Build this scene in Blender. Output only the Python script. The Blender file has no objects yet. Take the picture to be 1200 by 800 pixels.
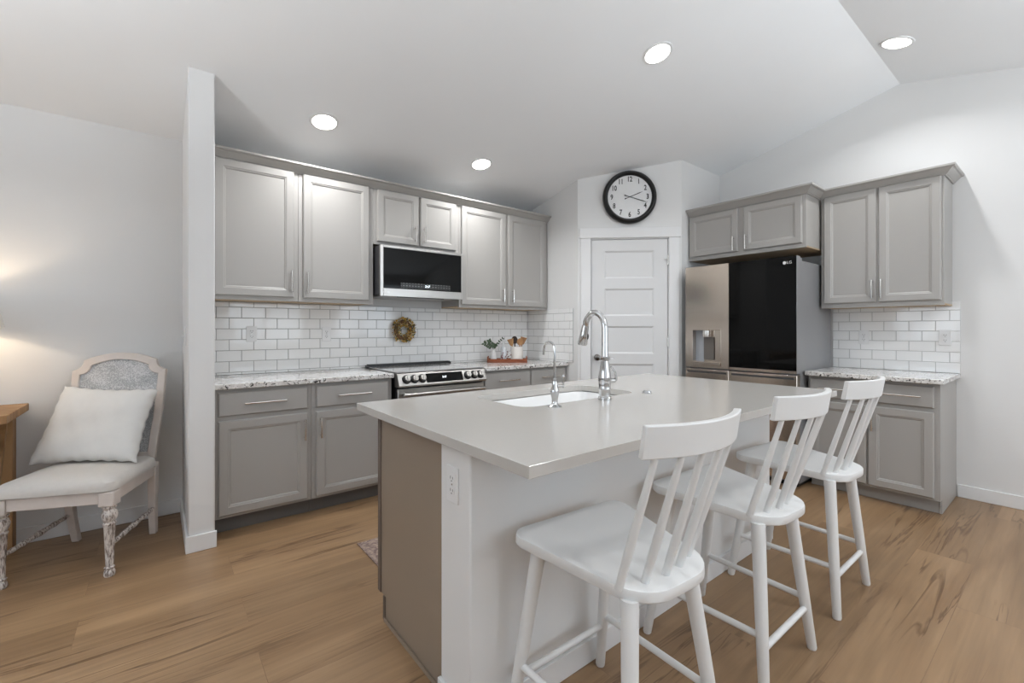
import bpy, bmesh, math, random
from mathutils import Vector, Matrix
random.seed(7)
S = bpy.context.scene
COL = S.collection
PI = math.pi

# ------------------------------------------------------------------ camera, world, light, exposure
TH = 0.668
cam = bpy.data.cameras.new('camera'); camo = bpy.data.objects.new('camera', cam); COL.objects.link(camo)
cam.sensor_width = 36.0; cam.lens = 527.757 / 1200 * 36.0
cam.shift_y = -(400 - 385.853) / 1200
cam.clip_start = 0.05
camo.location = (-0.3041, -3.7676, 1.2279); camo.rotation_euler = (PI / 2, 0, -TH)
S.camera = camo
S.view_settings.view_transform = 'Standard'; S.view_settings.look = 'None'
S.view_settings.gamma = 1.0; S.view_settings.use_curve_mapping = False
S.view_settings.exposure = 0.18
S.cycles.use_denoising = True
S.cycles.max_bounces = 10; S.cycles.diffuse_bounces = 6; S.cycles.glossy_bounces = 5
S.cycles.caustics_reflective = False; S.cycles.caustics_refractive = False
S.cycles.sample_clamp_indirect = 6.0

W = bpy.data.worlds.new('sky'); S.world = W; W.use_nodes = True
W.node_tree.nodes['Background'].inputs[0].default_value = (0.80, 0.90, 1.0, 1)
W.node_tree.nodes['Background'].inputs[1].default_value = 1.0

def area_light(name, loc, aim, sx, sy, power, color, spread=PI):
    L = bpy.data.lights.new(name, 'AREA'); L.shape = 'RECTANGLE'; L.size = sx; L.size_y = sy
    L.energy = power; L.color = color; L.spread = spread
    o = bpy.data.objects.new(name, L); COL.objects.link(o); o.location = loc
    d = Vector(aim) - Vector(loc)
    o.rotation_euler = d.to_track_quat('-Z', 'Y').to_euler()
    return o
SOUTH, WEST = -6.1, -5.2          # the room's walls behind the camera
COOL = (0.80, 0.90, 1.0)
LW = dict(s1=0.12, s2=0.56, s3=0.60, west=0.66, upfill=0.36, cans=1.02, lamp=0.28, world=0.3, up1=0.92, up2=0.36)
WIN = [(-2.8, -0.7, 0.95, 2.2), (0.7, 2.1, 0.95, 2.2), (2.6, 4.0, 0.95, 2.2)]       # windows in the south wall (x0, x1, z0, z1)
WINW = [(-5.0, -3.2, 0.95, 2.2), (-2.4, -0.9, 0.95, 2.2)]                           # unseen windows added in the west wall to let light in (y0, y1, z0, z1)
W.node_tree.nodes['Background'].inputs[1].default_value = LW['world']
for k, (a, b, c, d) in zip(('s1', 's2', 's3'), WIN):      # sky light in each window
    area_light('daylight_south', ((a + b) / 2, SOUTH - 0.20, (c + d) / 2), ((a + b) / 2, 0, (c + d) / 2), b - a, d - c, LW[k] * 20 * (b - a) * (d - c), COOL)
for (a, b, c, d) in WINW:
    area_light('fill_west', (WEST - 0.20, (a + b) / 2, (c + d) / 2), (0, (a + b) / 2, (c + d) / 2), b - a, d - c, LW['west'] * 20 * (b - a) * (d - c), COOL)  # fill lamps set behind the added west windows
# lamp added outside to throw light up through the windows onto the ceiling
area_light('upfill_lamp', (0.4, SOUTH - 1.9, 0.0), (0.4, SOUTH - 1.9, 5), 9.0, 3.2, LW['upfill'] * 2000, (0.88, 0.95, 1.0))
CAN_POWER = 10.0 * LW['cans']
WARM = (0.97, 0.985, 1.0)
ADDED_UPLIGHTS = [(-1.7, -2.5, 60 * LW['up1']), (2.2, -4.5, 60 * LW['up2'])]     # uplights added behind the camera to brighten the ceiling

# ------------------------------------------------------------------ materials
def new_mat(name):
    m = bpy.data.materials.new(name); m.use_nodes = True
    return m, m.node_tree.nodes, m.node_tree.links, m.node_tree.nodes['Principled BSDF']
def simple(name, col, rough=0.5, metal=0.0, spec=0.5, noise=0.0, nscale=8.0, bump=0.0, bscale=200.0, coat=0.0):
    m, n, l, b = new_mat(name)
    b.inputs['Roughness'].default_value = rough; b.inputs['Metallic'].default_value = metal
    b.inputs['Specular IOR Level'].default_value = spec
    if coat: b.inputs['Coat Weight'].default_value = coat; b.inputs['Coat Roughness'].default_value = 0.05
    tc = n.new('ShaderNodeTexCoord')
    nz = n.new('ShaderNodeTexNoise'); nz.inputs['Scale'].default_value = nscale; nz.inputs['Detail'].default_value = 3
    l.new(tc.outputs['Object'], nz.inputs['Vector'])
    mr = n.new('ShaderNodeMapRange'); mr.inputs['To Min'].default_value = 1 - noise; mr.inputs['To Max'].default_value = 1 + noise
    l.new(nz.outputs['Fac'], mr.inputs['Value'])
    mx = n.new('ShaderNodeMix'); mx.data_type = 'RGBA'; mx.blend_type = 'MULTIPLY'; mx.inputs['Factor'].default_value = 1
    mx.inputs[6].default_value = (*col, 1); l.new(mr.outputs['Result'], mx.inputs[7])
    l.new(mx.outputs[2], b.inputs['Base Color'])
    if bump:
        n2 = n.new('ShaderNodeTexNoise'); n2.inputs['Scale'].default_value = bscale; n2.inputs['Detail'].default_value = 2
        l.new(tc.outputs['Object'], n2.inputs['Vector'])
        bp = n.new('ShaderNodeBump'); bp.inputs['Strength'].default_value = bump; bp.inputs['Distance'].default_value = 0.002
        l.new(n2.outputs['Fac'], bp.inputs['Height']); l.new(bp.outputs['Normal'], b.inputs['Normal'])
    return m
def emit(name, col, strength):
    m, n, l, b = new_mat(name)
    b.inputs['Base Color'].default_value = (0.8, 0.8, 0.8, 1)
    b.inputs['Emission Color'].default_value = (*col, 1); b.inputs['Emission Strength'].default_value = strength
    return m
def wood(name, c1, c2, scale=(2, 30, 30), rough=0.5, dark=None):
    m, n, l, b = new_mat(name)
    tc = n.new('ShaderNodeTexCoord'); mp = n.new('ShaderNodeMapping'); mp.inputs['Scale'].default_value = scale
    l.new(tc.outputs['Object'], mp.inputs['Vector'])
    nz = n.new('ShaderNodeTexNoise'); nz.inputs['Scale'].default_value = 1.0; nz.inputs['Detail'].default_value = 6; nz.inputs['Distortion'].default_value = 0.6
    l.new(mp.outputs['Vector'], nz.inputs['Vector'])
    cr = n.new('ShaderNodeValToRGB'); cr.color_ramp.elements[0].position = 0.3; cr.color_ramp.elements[1].position = 0.7
    cr.color_ramp.elements[0].color = (*c1, 1); cr.color_ramp.elements[1].color = (*c2, 1)
    if dark:
        e = cr.color_ramp.elements.new(0.28); e.color = (*dark, 1); cr.color_ramp.elements[0].position = 0.2
        cr.color_ramp.elements[0].color = (*dark, 1)
    l.new(nz.outputs['Fac'], cr.inputs['Fac']); l.new(cr.outputs['Color'], b.inputs['Base Color'])
    b.inputs['Roughness'].default_value = rough
    bp = n.new('ShaderNodeBump'); bp.inputs['Strength'].default_value = 0.15; bp.inputs['Distance'].default_value = 0.003
    l.new(nz.outputs['Fac'], bp.inputs['Height']); l.new(bp.outputs['Normal'], b.inputs['Normal'])
    return m

M = {}
M['wall'] = simple('wall_paint', (0.725, 0.722, 0.715), 0.65, noise=0.015, nscale=3, bump=0.08, bscale=120)
M['ceiling'] = simple('ceiling_paint', (0.86, 0.872, 0.885), 0.75, noise=0.015, nscale=3, bump=0.10, bscale=90)
M['trim'] = simple('white_trim_paint', (0.76, 0.76, 0.76), 0.40, noise=0.01)
M['door'] = simple('white_door_paint', (0.69, 0.69, 0.69), 0.40, noise=0.01)
M['cab'] = simple('greige_cabinet_paint', (0.375, 0.360, 0.340), 0.38, noise=0.02, nscale=2)
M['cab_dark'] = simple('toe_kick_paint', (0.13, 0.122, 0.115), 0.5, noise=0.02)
M['island'] = simple('island_panel_paint', (0.258, 0.205, 0.158), 0.40, noise=0.03, nscale=2)
M['maple'] = wood('maple_underside', (0.46, 0.33, 0.20), (0.54, 0.41, 0.27), rough=0.6)
M['steel'] = simple('stainless_steel', (0.47, 0.455, 0.435), 0.30, metal=1.0, noise=0.03, nscale=5)
M['fridge_steel'] = simple('fridge_stainless_steel', (0.70, 0.62, 0.545), 0.19, metal=1.0, noise=0.03, nscale=5)
M['nickel'] = simple('brushed_nickel', (0.72, 0.70, 0.67), 0.25, metal=1.0)
M['chrome'] = simple('polished_chrome', (0.60, 0.60, 0.60), 0.07, metal=1.0)
M['black_glass'] = simple('black_glass', (0.004, 0.004, 0.004), 0.05, spec=0.16)
M['black'] = simple('black_plastic', (0.012, 0.012, 0.012), 0.35)
M['dark_grey'] = simple('dark_grey_metal', (0.05, 0.05, 0.052), 0.4)
M['fridge_side'] = simple('fridge_side_paint', (0.27, 0.27, 0.275), 0.4, metal=0.3)
M['quartz'] = simple('island_quartz', (0.50, 0.478, 0.448), 0.16, noise=0.02, nscale=60)
M['sink'] = simple('white_sink', (0.84, 0.84, 0.835), 0.2)
M['stool'] = simple('white_stool_paint', (0.72, 0.72, 0.715), 0.38, noise=0.01)
M['tile'] = simple('white_glazed_tile', (0.82, 0.82, 0.815), 0.06, noise=0.03, nscale=3, bump=0.06, bscale=14)
M['grout'] = simple('grey_grout', (0.36, 0.355, 0.35), 0.9)
M['grout_pale'] = simple('pale_grout', (0.50, 0.495, 0.49), 0.9)
M['plate'] = simple('white_plastic', (0.76, 0.76, 0.76), 0.35)
M['slot'] = simple('outlet_slot_dark', (0.03, 0.03, 0.03), 0.6)
M['cushion'] = simple('oatmeal_linen', (0.60, 0.57, 0.535), 0.9, noise=0.05, nscale=60, bump=0.3, bscale=600)
M['pillow'] = simple('white_cotton', (0.66, 0.65, 0.63), 0.9, noise=0.03, nscale=30, bump=0.4, bscale=350)
M['clock_black'] = simple('glossy_black_clock_rim', (0.006, 0.006, 0.006), 0.28, spec=0.35)
M['clock_face'] = simple('white_clock_face', (0.76, 0.76, 0.76), 0.5, noise=0.03, nscale=25)
M['ink'] = simple('black_ink', (0.015, 0.015, 0.015), 0.6)
M['table_wood'] = wood('rustic_pine_wood', (0.23, 0.115, 0.045), (0.42, 0.25, 0.115), scale=(5, 22, 1.6), rough=0.6, dark=(0.09, 0.042, 0.018))
M['tray_wood'] = wood('red_brown_tray_wood', (0.15, 0.036, 0.013), (0.30, 0.085, 0.03), scale=(6, 60, 60), rough=0.45)
M['spoon_wood'] = wood('beech_spoon_wood', (0.22, 0.10, 0.04), (0.45, 0.25, 0.10), scale=(30, 30, 9), rough=0.55)
M['spoon_dark'] = wood('walnut_spoon_wood', (0.012, 0.007, 0.005), (0.04, 0.02, 0.012), scale=(20, 20, 6), rough=0.5)
M['ceramic'] = simple('white_ceramic', (0.78, 0.77, 0.75), 0.25)
M['crock'] = simple('cream_stoneware', (0.70, 0.665, 0.62), 0.4, noise=0.02)
M['leaf'] = simple('green_leaf', (0.06, 0.10, 0.052), 0.5, noise=0.35, nscale=40)
M['stem'] = simple('brown_stem', (0.09, 0.055, 0.03), 0.7)
M['berry'] = simple('dark_red_berry', (0.16, 0.012, 0.012), 0.35)
M['wreath_gold'] = simple('golden_dried_leaf', (0.55, 0.34, 0.07), 0.7, noise=0.5, nscale=60)
M['wreath_brown'] = simple('brown_dried_twig', (0.17, 0.085, 0.045), 0.8, noise=0.4, nscale=60)
M['wreath_green'] = simple('olive_dried_leaf', (0.09, 0.10, 0.04), 0.7, noise=0.4, nscale=60)
M['wreath_cream'] = simple('cream_dried_flower', (0.80, 0.64, 0.34), 0.7, noise=0.3, nscale=60)
M['lamp_shade'] = simple('linen_lamp_shade', (0.78, 0.74, 0.68), 0.9, noise=0.03, nscale=80)
M['bulb'] = emit('lamp_bulb_glow', (1.0, 0.82, 0.6), 20 * LW['lamp'])
M['can_glow'] = emit('recessed_light_glow', (1.0, 0.95, 0.88), 9 * min(LW['cans'], 1))
M['bronze'] = simple('dark_knob_metal', (0.16, 0.15, 0.14), 0.2, metal=1.0)
M['frosted'] = simple('patterned_glass', (0.62, 0.64, 0.67), 0.15, noise=0.3, nscale=90)

def m_floor():
    m, n, l, b = new_mat('oak_plank_floor')
    tc = n.new('ShaderNodeTexCoord')
    br = n.new('ShaderNodeTexBrick'); br.offset = 0.37; br.squash = 1.0
    br.inputs['Color1'].default_value = (0, 0, 0, 1); br.inputs['Color2'].default_value = (1, 1, 1, 1)
    br.inputs['Mortar'].default_value = (0.5, 0.5, 0.5, 1)
    br.inputs['Scale'].default_value = 1.0; br.inputs['Mortar Size'].default_value = 0.0011; br.inputs['Mortar Smooth'].default_value = 0.3
    br.inputs['Brick Width'].default_value = 1.52; br.inputs['Row Height'].default_value = 0.228
    l.new(tc.outputs['Object'], br.inputs['Vector'])
    off = n.new('ShaderNodeVectorMath'); off.operation = 'MULTIPLY_ADD'
    off.inputs[1].default_value = (17.3, 9.1, 5.7)
    l.new(br.outputs['Color'], off.inputs[0]); l.new(tc.outputs['Object'], off.inputs[2])
    def noise(scale, detail, dist, rough=0.5):
        mp = n.new('ShaderNodeMapping'); mp.inputs['Scale'].default_value = scale
        l.new(off.outputs['Vector'], mp.inputs['Vector'])
        z = n.new('ShaderNodeTexNoise'); z.inputs['Scale'].default_value = 1; z.inputs['Detail'].default_value = detail
        z.inputs['Distortion'].default_value = dist; z.inputs['Roughness'].default_value = rough
        l.new(mp.outputs['Vector'], z.inputs['Vector']); return z
    big = noise((0.7, 4.5, 1), 3, 0.8)
    fine = noise((2.2, 46, 1), 5, 0.4)
    knot = noise((0.60, 8.0, 1), 4, 0.9, 0.6)
    cr = n.new('ShaderNodeValToRGB'); e = cr.color_ramp.elements
    e[0].position = 0.28; e[0].color = (0.212, 0.125, 0.063, 1); e[1].position = 0.72; e[1].color = (0.335, 0.213, 0.116, 1)
    l.new(big.outputs['Fac'], cr.inputs['Fac'])
    mr = n.new('ShaderNodeMapRange'); mr.inputs['To Min'].default_value = 0.74; mr.inputs['To Max'].default_value = 1.24
    l.new(fine.outputs['Fac'], mr.inputs['Value'])
    m1 = n.new('ShaderNodeMix'); m1.data_type = 'RGBA'; m1.blend_type = 'MULTIPLY'; m1.inputs['Factor'].default_value = 1
    l.new(cr.outputs['Color'], m1.inputs[6]); l.new(mr.outputs['Result'], m1.inputs[7])
    # plank to plank tone
    mt = n.new('ShaderNodeMapRange'); mt.inputs['To Min'].default_value = 0.88; mt.inputs['To Max'].default_value = 1.08
    l.new(br.outputs['Color'], mt.inputs['Value'])
    m2 = n.new('ShaderNodeMix'); m2.data_type = 'RGBA'; m2.blend_type = 'MULTIPLY'; m2.inputs['Factor'].default_value = 1
    l.new(m1.outputs[2], m2.inputs[6]); l.new(mt.outputs['Result'], m2.inputs[7])
    # dark veins: thin band of the knot noise
    kr = n.new('ShaderNodeValToRGB'); k = kr.color_ramp.elements
    k[0].position = 0.470; k[0].color = (0, 0, 0, 1); k[1].position = 0.530; k[1].color = (0, 0, 0, 1)
    c = k.new(0.50); c.color = (1, 1, 1, 1)
    l.new(knot.outputs['Fac'], kr.inputs['Fac'])
    sel = noise((0.9, 3.0, 1), 2, 0.3)
    sr = n.new('ShaderNodeMapRange'); sr.inputs['From Min'].default_value = 0.46; sr.inputs['From Max'].default_value = 0.60
    l.new(sel.outputs['Fac'], sr.inputs['Value'])
    mul = n.new('ShaderNodeMath'); mul.operation = 'MULTIPLY'
    l.new(kr.outputs['Color'], mul.inputs[0]); l.new(sr.outputs['Result'], mul.inputs[1])
    mu2 = n.new('ShaderNodeMath'); mu2.operation = 'MULTIPLY'; mu2.inputs[1].default_value = 0.85
    l.new(mul.outputs[0], mu2.inputs[0])
    m3 = n.new('ShaderNodeMix'); m3.data_type = 'RGBA'; l.new(mu2.outputs[0], m3.inputs['Factor'])
    l.new(m2.outputs[2], m3.inputs[6]); m3.inputs[7].default_value = (0.10, 0.05, 0.022, 1)
    # joints
    jm = n.new('ShaderNodeMath'); jm.operation = 'MULTIPLY'; jm.inputs[1].default_value = 0.45
    l.new(br.outputs['Fac'], jm.inputs[0])
    m4 = n.new('ShaderNodeMix'); m4.data_type = 'RGBA'; l.new(jm.outputs[0], m4.inputs['Factor'])
    l.new(m3.outputs[2], m4.inputs[6]); m4.inputs[7].default_value = (0.16, 0.09, 0.05, 1)
    l.new(m4.outputs[2], b.inputs['Base Color'])
    b.inputs['Roughness'].default_value = 0.36
    bp = n.new('ShaderNodeBump'); bp.inputs['Strength'].default_value = 0.12; bp.inputs['Distance'].default_value = 0.002
    l.new(fine.outputs['Fac'], bp.inputs['Height']); l.new(bp.outputs['Normal'], b.inputs['Normal'])
    return m
M['floor'] = m_floor()

def m_granite():
    m, n, l, b = new_mat('speckled_granite')
    tc = n.new('ShaderNodeTexCoord')
    def nz(s, d, dist=0):
        z = n.new('ShaderNodeTexNoise'); z.inputs['Scale'].default_value = s; z.inputs['Detail'].default_value = d; z.inputs['Distortion'].default_value = dist
        l.new(tc.outputs['Object'], z.inputs['Vector']); return z
    a = nz(22, 4); c = nz(75, 3, 0.5); d = nz(48, 3, 0.8)
    r1 = n.new('ShaderNodeValToRGB'); r1.color_ramp.elements[0].position = 0.35; r1.color_ramp.elements[1].position = 0.65
    r1.color_ramp.elements[0].color = (0.60, 0.575, 0.55, 1); r1.color_ramp.elements[1].color = (0.80, 0.79, 0.77, 1)
    l.new(a.outputs['Fac'], r1.inputs['Fac'])
    r2 = n.new('ShaderNodeMapRange'); r2.inputs['From Min'].default_value = 0.58; r2.inputs['From Max'].default_value = 0.63; r2.inputs['To Max'].default_value = 0.8
    l.new(c.outputs['Fac'], r2.inputs['Value'])
    m1 = n.new('ShaderNodeMix'); m1.data_type = 'RGBA'; l.new(r2.outputs['Result'], m1.inputs['Factor']); l.new(r1.outputs['Color'], m1.inputs[6])
    m1.inputs[7].default_value = (0.22, 0.205, 0.19, 1)
    r3 = n.new('ShaderNodeMapRange'); r3.inputs['From Min'].default_value = 0.60; r3.inputs['From Max'].default_value = 0.63
    l.new(d.outputs['Fac'], r3.inputs['Value'])
    m2 = n.new('ShaderNodeMix'); m2.data_type = 'RGBA'; l.new(r3.outputs['Result'], m2.inputs['Factor']); l.new(m1.outputs[2], m2.inputs[6])
    m2.inputs[7].default_value = (0.03, 0.027, 0.025, 1)
    l.new(m2.outputs[2], b.inputs['Base Color']); b.inputs['Roughness'].default_value = 0.1
    return m
M['granite'] = m_granite()

def m_distress():
    m, n, l, b = new_mat('distressed_white_wood')
    tc = n.new('ShaderNodeTexCoord')
    z = n.new('ShaderNodeTexNoise'); z.inputs['Scale'].default_value = 1.0; z.inputs['Detail'].default_value = 5; z.inputs['Roughness'].default_value = 0.6
    mp = n.new('ShaderNodeMapping'); mp.inputs['Scale'].default_value = (120, 120, 26); l.new(tc.outputs['Object'], mp.inputs['Vector']); l.new(mp.outputs['Vector'], z.inputs['Vector'])
    r = n.new('ShaderNodeValToRGB'); e = r.color_ramp.elements
    e[0].position = 0.38; e[0].color = (0.12, 0.085, 0.065, 1); e[1].position = 0.55; e[1].color = (0.64, 0.59, 0.55, 1)
    k = e.new(0.46); k.color = (0.36, 0.31, 0.285, 1)
    l.new(z.outputs['Fac'], r.inputs['Fac']); l.new(r.outputs['Color'], b.inputs['Base Color'])
    b.inputs['Roughness'].default_value = 0.7
    return m
M['distressed'] = m_distress()
M['distressed_pale'] = simple('whitewashed_wood', (0.60, 0.54, 0.50), 0.65, noise=0.14, nscale=14)

def m_cane():
    m, n, l, b = new_mat('woven_grey_cane')
    tc = n.new('ShaderNodeTexCoord')
    c = n.new('ShaderNodeTexVoronoi'); c.inputs['Scale'].default_value = 150
    l.new(tc.outputs['Object'], c.inputs['Vector'])
    z = n.new('ShaderNodeTexNoise'); z.inputs['Scale'].default_value = 14; l.new(tc.outputs['Object'], z.inputs['Vector'])
    r = n.new('ShaderNodeValToRGB'); r.color_ramp.elements[0].color = (0.20, 0.21, 0.22, 1); r.color_ramp.elements[1].color = (0.58, 0.58, 0.585, 1)
    r.color_ramp.elements[1].position = 0.38
    ad = n.new('ShaderNodeMath'); ad.operation = 'MULTIPLY'; l.new(c.outputs['Distance'], ad.inputs[0]); l.new(z.outputs['Fac'], ad.inputs[1])
    l.new(ad.outputs[0], r.inputs['Fac']); l.new(r.outputs['Color'], b.inputs['Base Color'])
    b.inputs['Roughness'].default_value = 0.8
    return m
M['cane'] = m_cane()

def m_rug():
    m, n, l, b = new_mat('faded_patterned_rug')
    tc = n.new('ShaderNodeTexCoord')
    z = n.new('ShaderNodeTexNoise'); z.inputs['Scale'].default_value = 34; z.inputs['Detail'].default_value = 4; z.inputs['Distortion'].default_value = 1.2
    l.new(tc.outputs['Object'], z.inputs['Vector'])
    r = n.new('ShaderNodeValToRGB'); e = r.color_ramp.elements
    e[0].position = 0.40; e[0].color = (0.17, 0.115, 0.105, 1); e[1].position = 0.60; e[1].color = (0.35, 0.265, 0.215, 1)
    l.new(z.outputs['Fac'], r.inputs['Fac']); l.new(r.outputs['Color'], b.inputs['Base Color'])
    b.inputs['Roughness'].default_value = 0.95
    return m
M['rug'] = m_rug()

# ------------------------------------------------------------------ mesh helpers
class MB:
    def __init__(s): s.v = []; s.f = []; s.mi = []; s.cur = 0
    def _add(s, vs, fs):
        o = len(s.v); s.v += [tuple(p) for p in vs]
        for f in fs: s.f.append([o + i for i in f]); s.mi.append(s.cur)
        return s
    def box(s, x0, x1, y0, y1, z0, z1):
        x0, x1 = sorted((x0, x1)); y0, y1 = sorted((y0, y1)); z0, z1 = sorted((z0, z1))
        v = [(x0, y0, z0), (x1, y0, z0), (x1, y1, z0), (x0, y1, z0), (x0, y0, z1), (x1, y0, z1), (x1, y1, z1), (x0, y1, z1)]
        return s._add(v, [(0, 3, 2, 1), (4, 5, 6, 7), (0, 1, 5, 4), (1, 2, 6, 5), (2, 3, 7, 6), (3, 0, 4, 7)])
    def loft(s, rings, cap0=True, cap1=True, closed=True):
        n = len(rings[0]); vs = [p for r in rings for p in r]; fs = []
        for i in range(len(rings) - 1):
            for j in range(n if closed else n - 1):
                k = (j + 1) % n
                fs.append((i * n + j, i * n + k, (i + 1) * n + k, (i + 1) * n + j))
        if cap0: fs.append(tuple(reversed(range(n))))
        if cap1: fs.append(tuple((len(rings) - 1) * n + j for j in range(n)))
        return s._add(vs, fs)
    def tube(s, pts, rad, seg=12, cap=True):
        pts = [Vector(p) for p in pts]; n = len(pts)
        if not hasattr(rad, '__len__'): rad = [rad] * n
        rings = []; up = None
        for i, p in enumerate(pts):
            t = (pts[min(i + 1, n - 1)] - pts[max(i - 1, 0)]).normalized()
            if up is None:
                up = Vector((0, 0, 1)) if abs(t.z) < 0.9 else Vector((1, 0, 0))
            a = (up - t * up.dot(t)).normalized(); b = t.cross(a); up = a
            rings.append([p + (a * math.cos(2 * PI * k / seg) + b * math.sin(2 * PI * k / seg)) * rad[i] for k in range(seg)])
        return s.loft(rings, cap, cap)
    def lathe(s, prof, c=(0, 0, 0), seg=24, cap=True):
        rings = [[(c[0] + r * math.cos(2 * PI * k / seg), c[1] + r * math.sin(2 * PI * k / seg), c[2] + z) for k in range(seg)] for r, z in prof]
        return s.loft(rings, cap, cap)
    def prism(s, poly, z0, z1):
        return s.loft([[(x, y, z0) for x, y in poly], [(x, y, z1) for x, y in poly]])
    def sphere(s, c, r, seg=12, sc=(1, 1, 1)):
        n = max(6, seg // 2 + 1)
        rings = []
        for i in range(n):
            a = -PI / 2 + PI * (i + 0.02 if i == 0 else (i - 0.02 if i == n - 1 else i)) / (n - 1)
            rings.append([(c[0] + sc[0] * r * math.cos(a) * math.cos(2 * PI * k / seg), c[1] + sc[1] * r * math.cos(a) * math.sin(2 * PI * k / seg), c[2] + sc[2] * r * math.sin(a)) for k in range(seg)])
        return s.loft(rings)
    def xf(s, fn, start=0):
        s.v = s.v[:start] + [tuple(fn(Vector(p))) for p in s.v[start:]]; return s
    def mesh(s, name, mats):
        me = bpy.data.meshes.new(name); me.from_pydata(s.v, [], s.f); me.update()
        for m in (mats if isinstance(mats, (list, tuple)) else [mats]): me.materials.append(m)
        if len(me.materials) > 1:
            for p, i in zip(me.polygons, s.mi): p.material_index = i
        bm = bmesh.new(); bm.from_mesh(me); bmesh.ops.recalc_face_normals(bm, faces=bm.faces); bm.to_mesh(me); bm.free()
        return me

def obj(name, mb, mats, parent=None, bevel=0.0, seg=2, smooth=True, label=None, kind=None, center=True):
    if parent is None and center and mb.v:
        lo = [min(p[i] for p in mb.v) for i in range(3)]; hi = [max(p[i] for p in mb.v) for i in range(3)]
        c = Vector(((lo[0] + hi[0]) / 2, (lo[1] + hi[1]) / 2, lo[2]))
        mb.v = [tuple(Vector(p) - c) for p in mb.v]
    else: c = Vector((0, 0, 0))
    me = mb.mesh(name, mats)
    o = bpy.data.objects.new(name, me); COL.objects.link(o); o.location = c
    if parent is not None: o.parent = parent
    if smooth:
        for p in me.polygons: p.use_smooth = True
        me.set_sharp_from_angle(angle=math.radians(35))
    if bevel:
        b = o.modifiers.new('bevel', 'BEVEL'); b.width = bevel; b.segments = seg; b.limit_method = 'ANGLE'; b.angle_limit = math.radians(40)
        b.harden_normals = False
    if label: o['label'] = label
    if kind: o['kind'] = kind
    return o
def thing(name, label, cat, loc=(0, 0, 0), rotz=0.0, group=None):
    o = bpy.data.objects.new(name, None); COL.objects.link(o); o.location = loc; o.rotation_euler = (0, 0, rotz)
    o.empty_display_size = 0.1
    return tag(o, label, cat, group)
def tag(o, label, cat, group=None):
    o['label'] = label; o['category'] = cat
    if group: o['group'] = group
    return o
def struct(name, mb, mat, **k):
    return obj(name, mb, mat, kind='structure', **k)
def kids(o): return [c for c in bpy.data.objects if c.parent == o]
def copy_tree(o, parent=None):
    c = o.copy(); COL.objects.link(c)
    if parent is not None: c.parent = parent
    for ch in kids(o): copy_tree(ch, c)
    return c
def text_mesh(mb, txt, size, fn, depth=0.0006, bold=0.0):
    cu = bpy.data.curves.new('lettering', 'FONT'); cu.body = txt; cu.size = size; cu.align_x = 'CENTER'; cu.align_y = 'CENTER'; cu.extrude = depth
    cu.resolution_u = 3; cu.offset = bold
    o = bpy.data.objects.new('lettering', cu); COL.objects.link(o)
    dg = bpy.context.evaluated_depsgraph_get(); me = bpy.data.meshes.new_from_object(o.evaluated_get(dg))
    mb._add([fn(v.co) for v in me.vertices], [tuple(p.vertices) for p in me.polygons])
    bpy.data.objects.remove(o); bpy.data.curves.remove(cu); bpy.data.meshes.remove(me)

# ------------------------------------------------------------------ the room
XR = 4.3257; T = 0.12
RY, RZ, Z0 = -2.87, 3.175, 2.50
SL = (RZ - Z0) / -RY
def ceil_z(y): return Z0 + SL * -y if y > RY else RZ - 0.25 * (RY - y)
XA, YA, YB, XB = 2.889, -0.745, -1.413, 3.604

struct('floor', MB().box(WEST, XR, SOUTH, 0.0, -0.06, 0.0), M['floor'], center=False)
m = MB()
for (a, b) in ((0.0, RY), (RY, SOUTH)):
    za, zb = ceil_z(a), ceil_z(b)
    m.loft([[(WEST, a, za), (WEST, b, zb), (WEST, b, zb + .1), (WEST, a, za + .1)], [(XR, a, za), (XR, b, zb), (XR, b, zb + .1), (XR, a, za + .1)]])
struct('ceiling', m, M['ceiling'], smooth=False)
struct('wall_back', MB().box(WEST - T, XR + T, 0.0, T, -0.06, 3.4), M['wall'])
struct('wall_right', MB().box(XR, XR + T, SOUTH - T, 0.0, -0.06, 3.4), M['wall'])
def holed(m, u0, u1, z0, z1, holes, put):
    us = sorted({u0, u1, *[h[0] for h in holes], *[h[1] for h in holes]})
    for a, b in zip(us, us[1:]):
        hs = [h for h in holes if h[0] <= a and b <= h[1]]
        if not hs: put(a, b, z0, z1)
        else: put(a, b, z0, hs[0][2]); put(a, b, hs[0][3], z1)
m = MB(); holed(m, WEST - T, XR, -0.06, 3.4, WIN, lambda a, b, c, d: m.box(a, b, SOUTH - T, SOUTH, c, d)); struct('wall_front', m, M['wall'])
m = MB(); holed(m, SOUTH, 0.0, -0.06, 3.4, WINW, lambda a, b, c, d: m.box(WEST - T, WEST, a, b, c, d)); struct('wall_left', m, M['wall'])
def window(n, put, a, b, c, d, nm):
    m = MB(); w = 0.05; mid = (a + b) / 2
    for r in ((a, b, c, c + w), (a, b, d - w, d), (a, a + w, c + w, d - w), (b - w, b, c + w, d - w), (mid - w / 2, mid + w / 2, c + w, d - w)): put(m, *r)
    struct(nm, m, M['trim'])
for i, (a, b, c, d) in enumerate(WIN):
    window(i, lambda m, a, b, c, d: m.box(a, b, SOUTH - 0.09, SOUTH - 0.03, c, d), a, b, c, d, 'window_%d' % (i + 1))
for (a, b, c, d) in WINW:
    window(3, lambda m, a, b, c, d: m.box(WEST - 0.09, WEST - 0.03, a, b, c, d), a, b, c, d, 'window_4')

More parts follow.
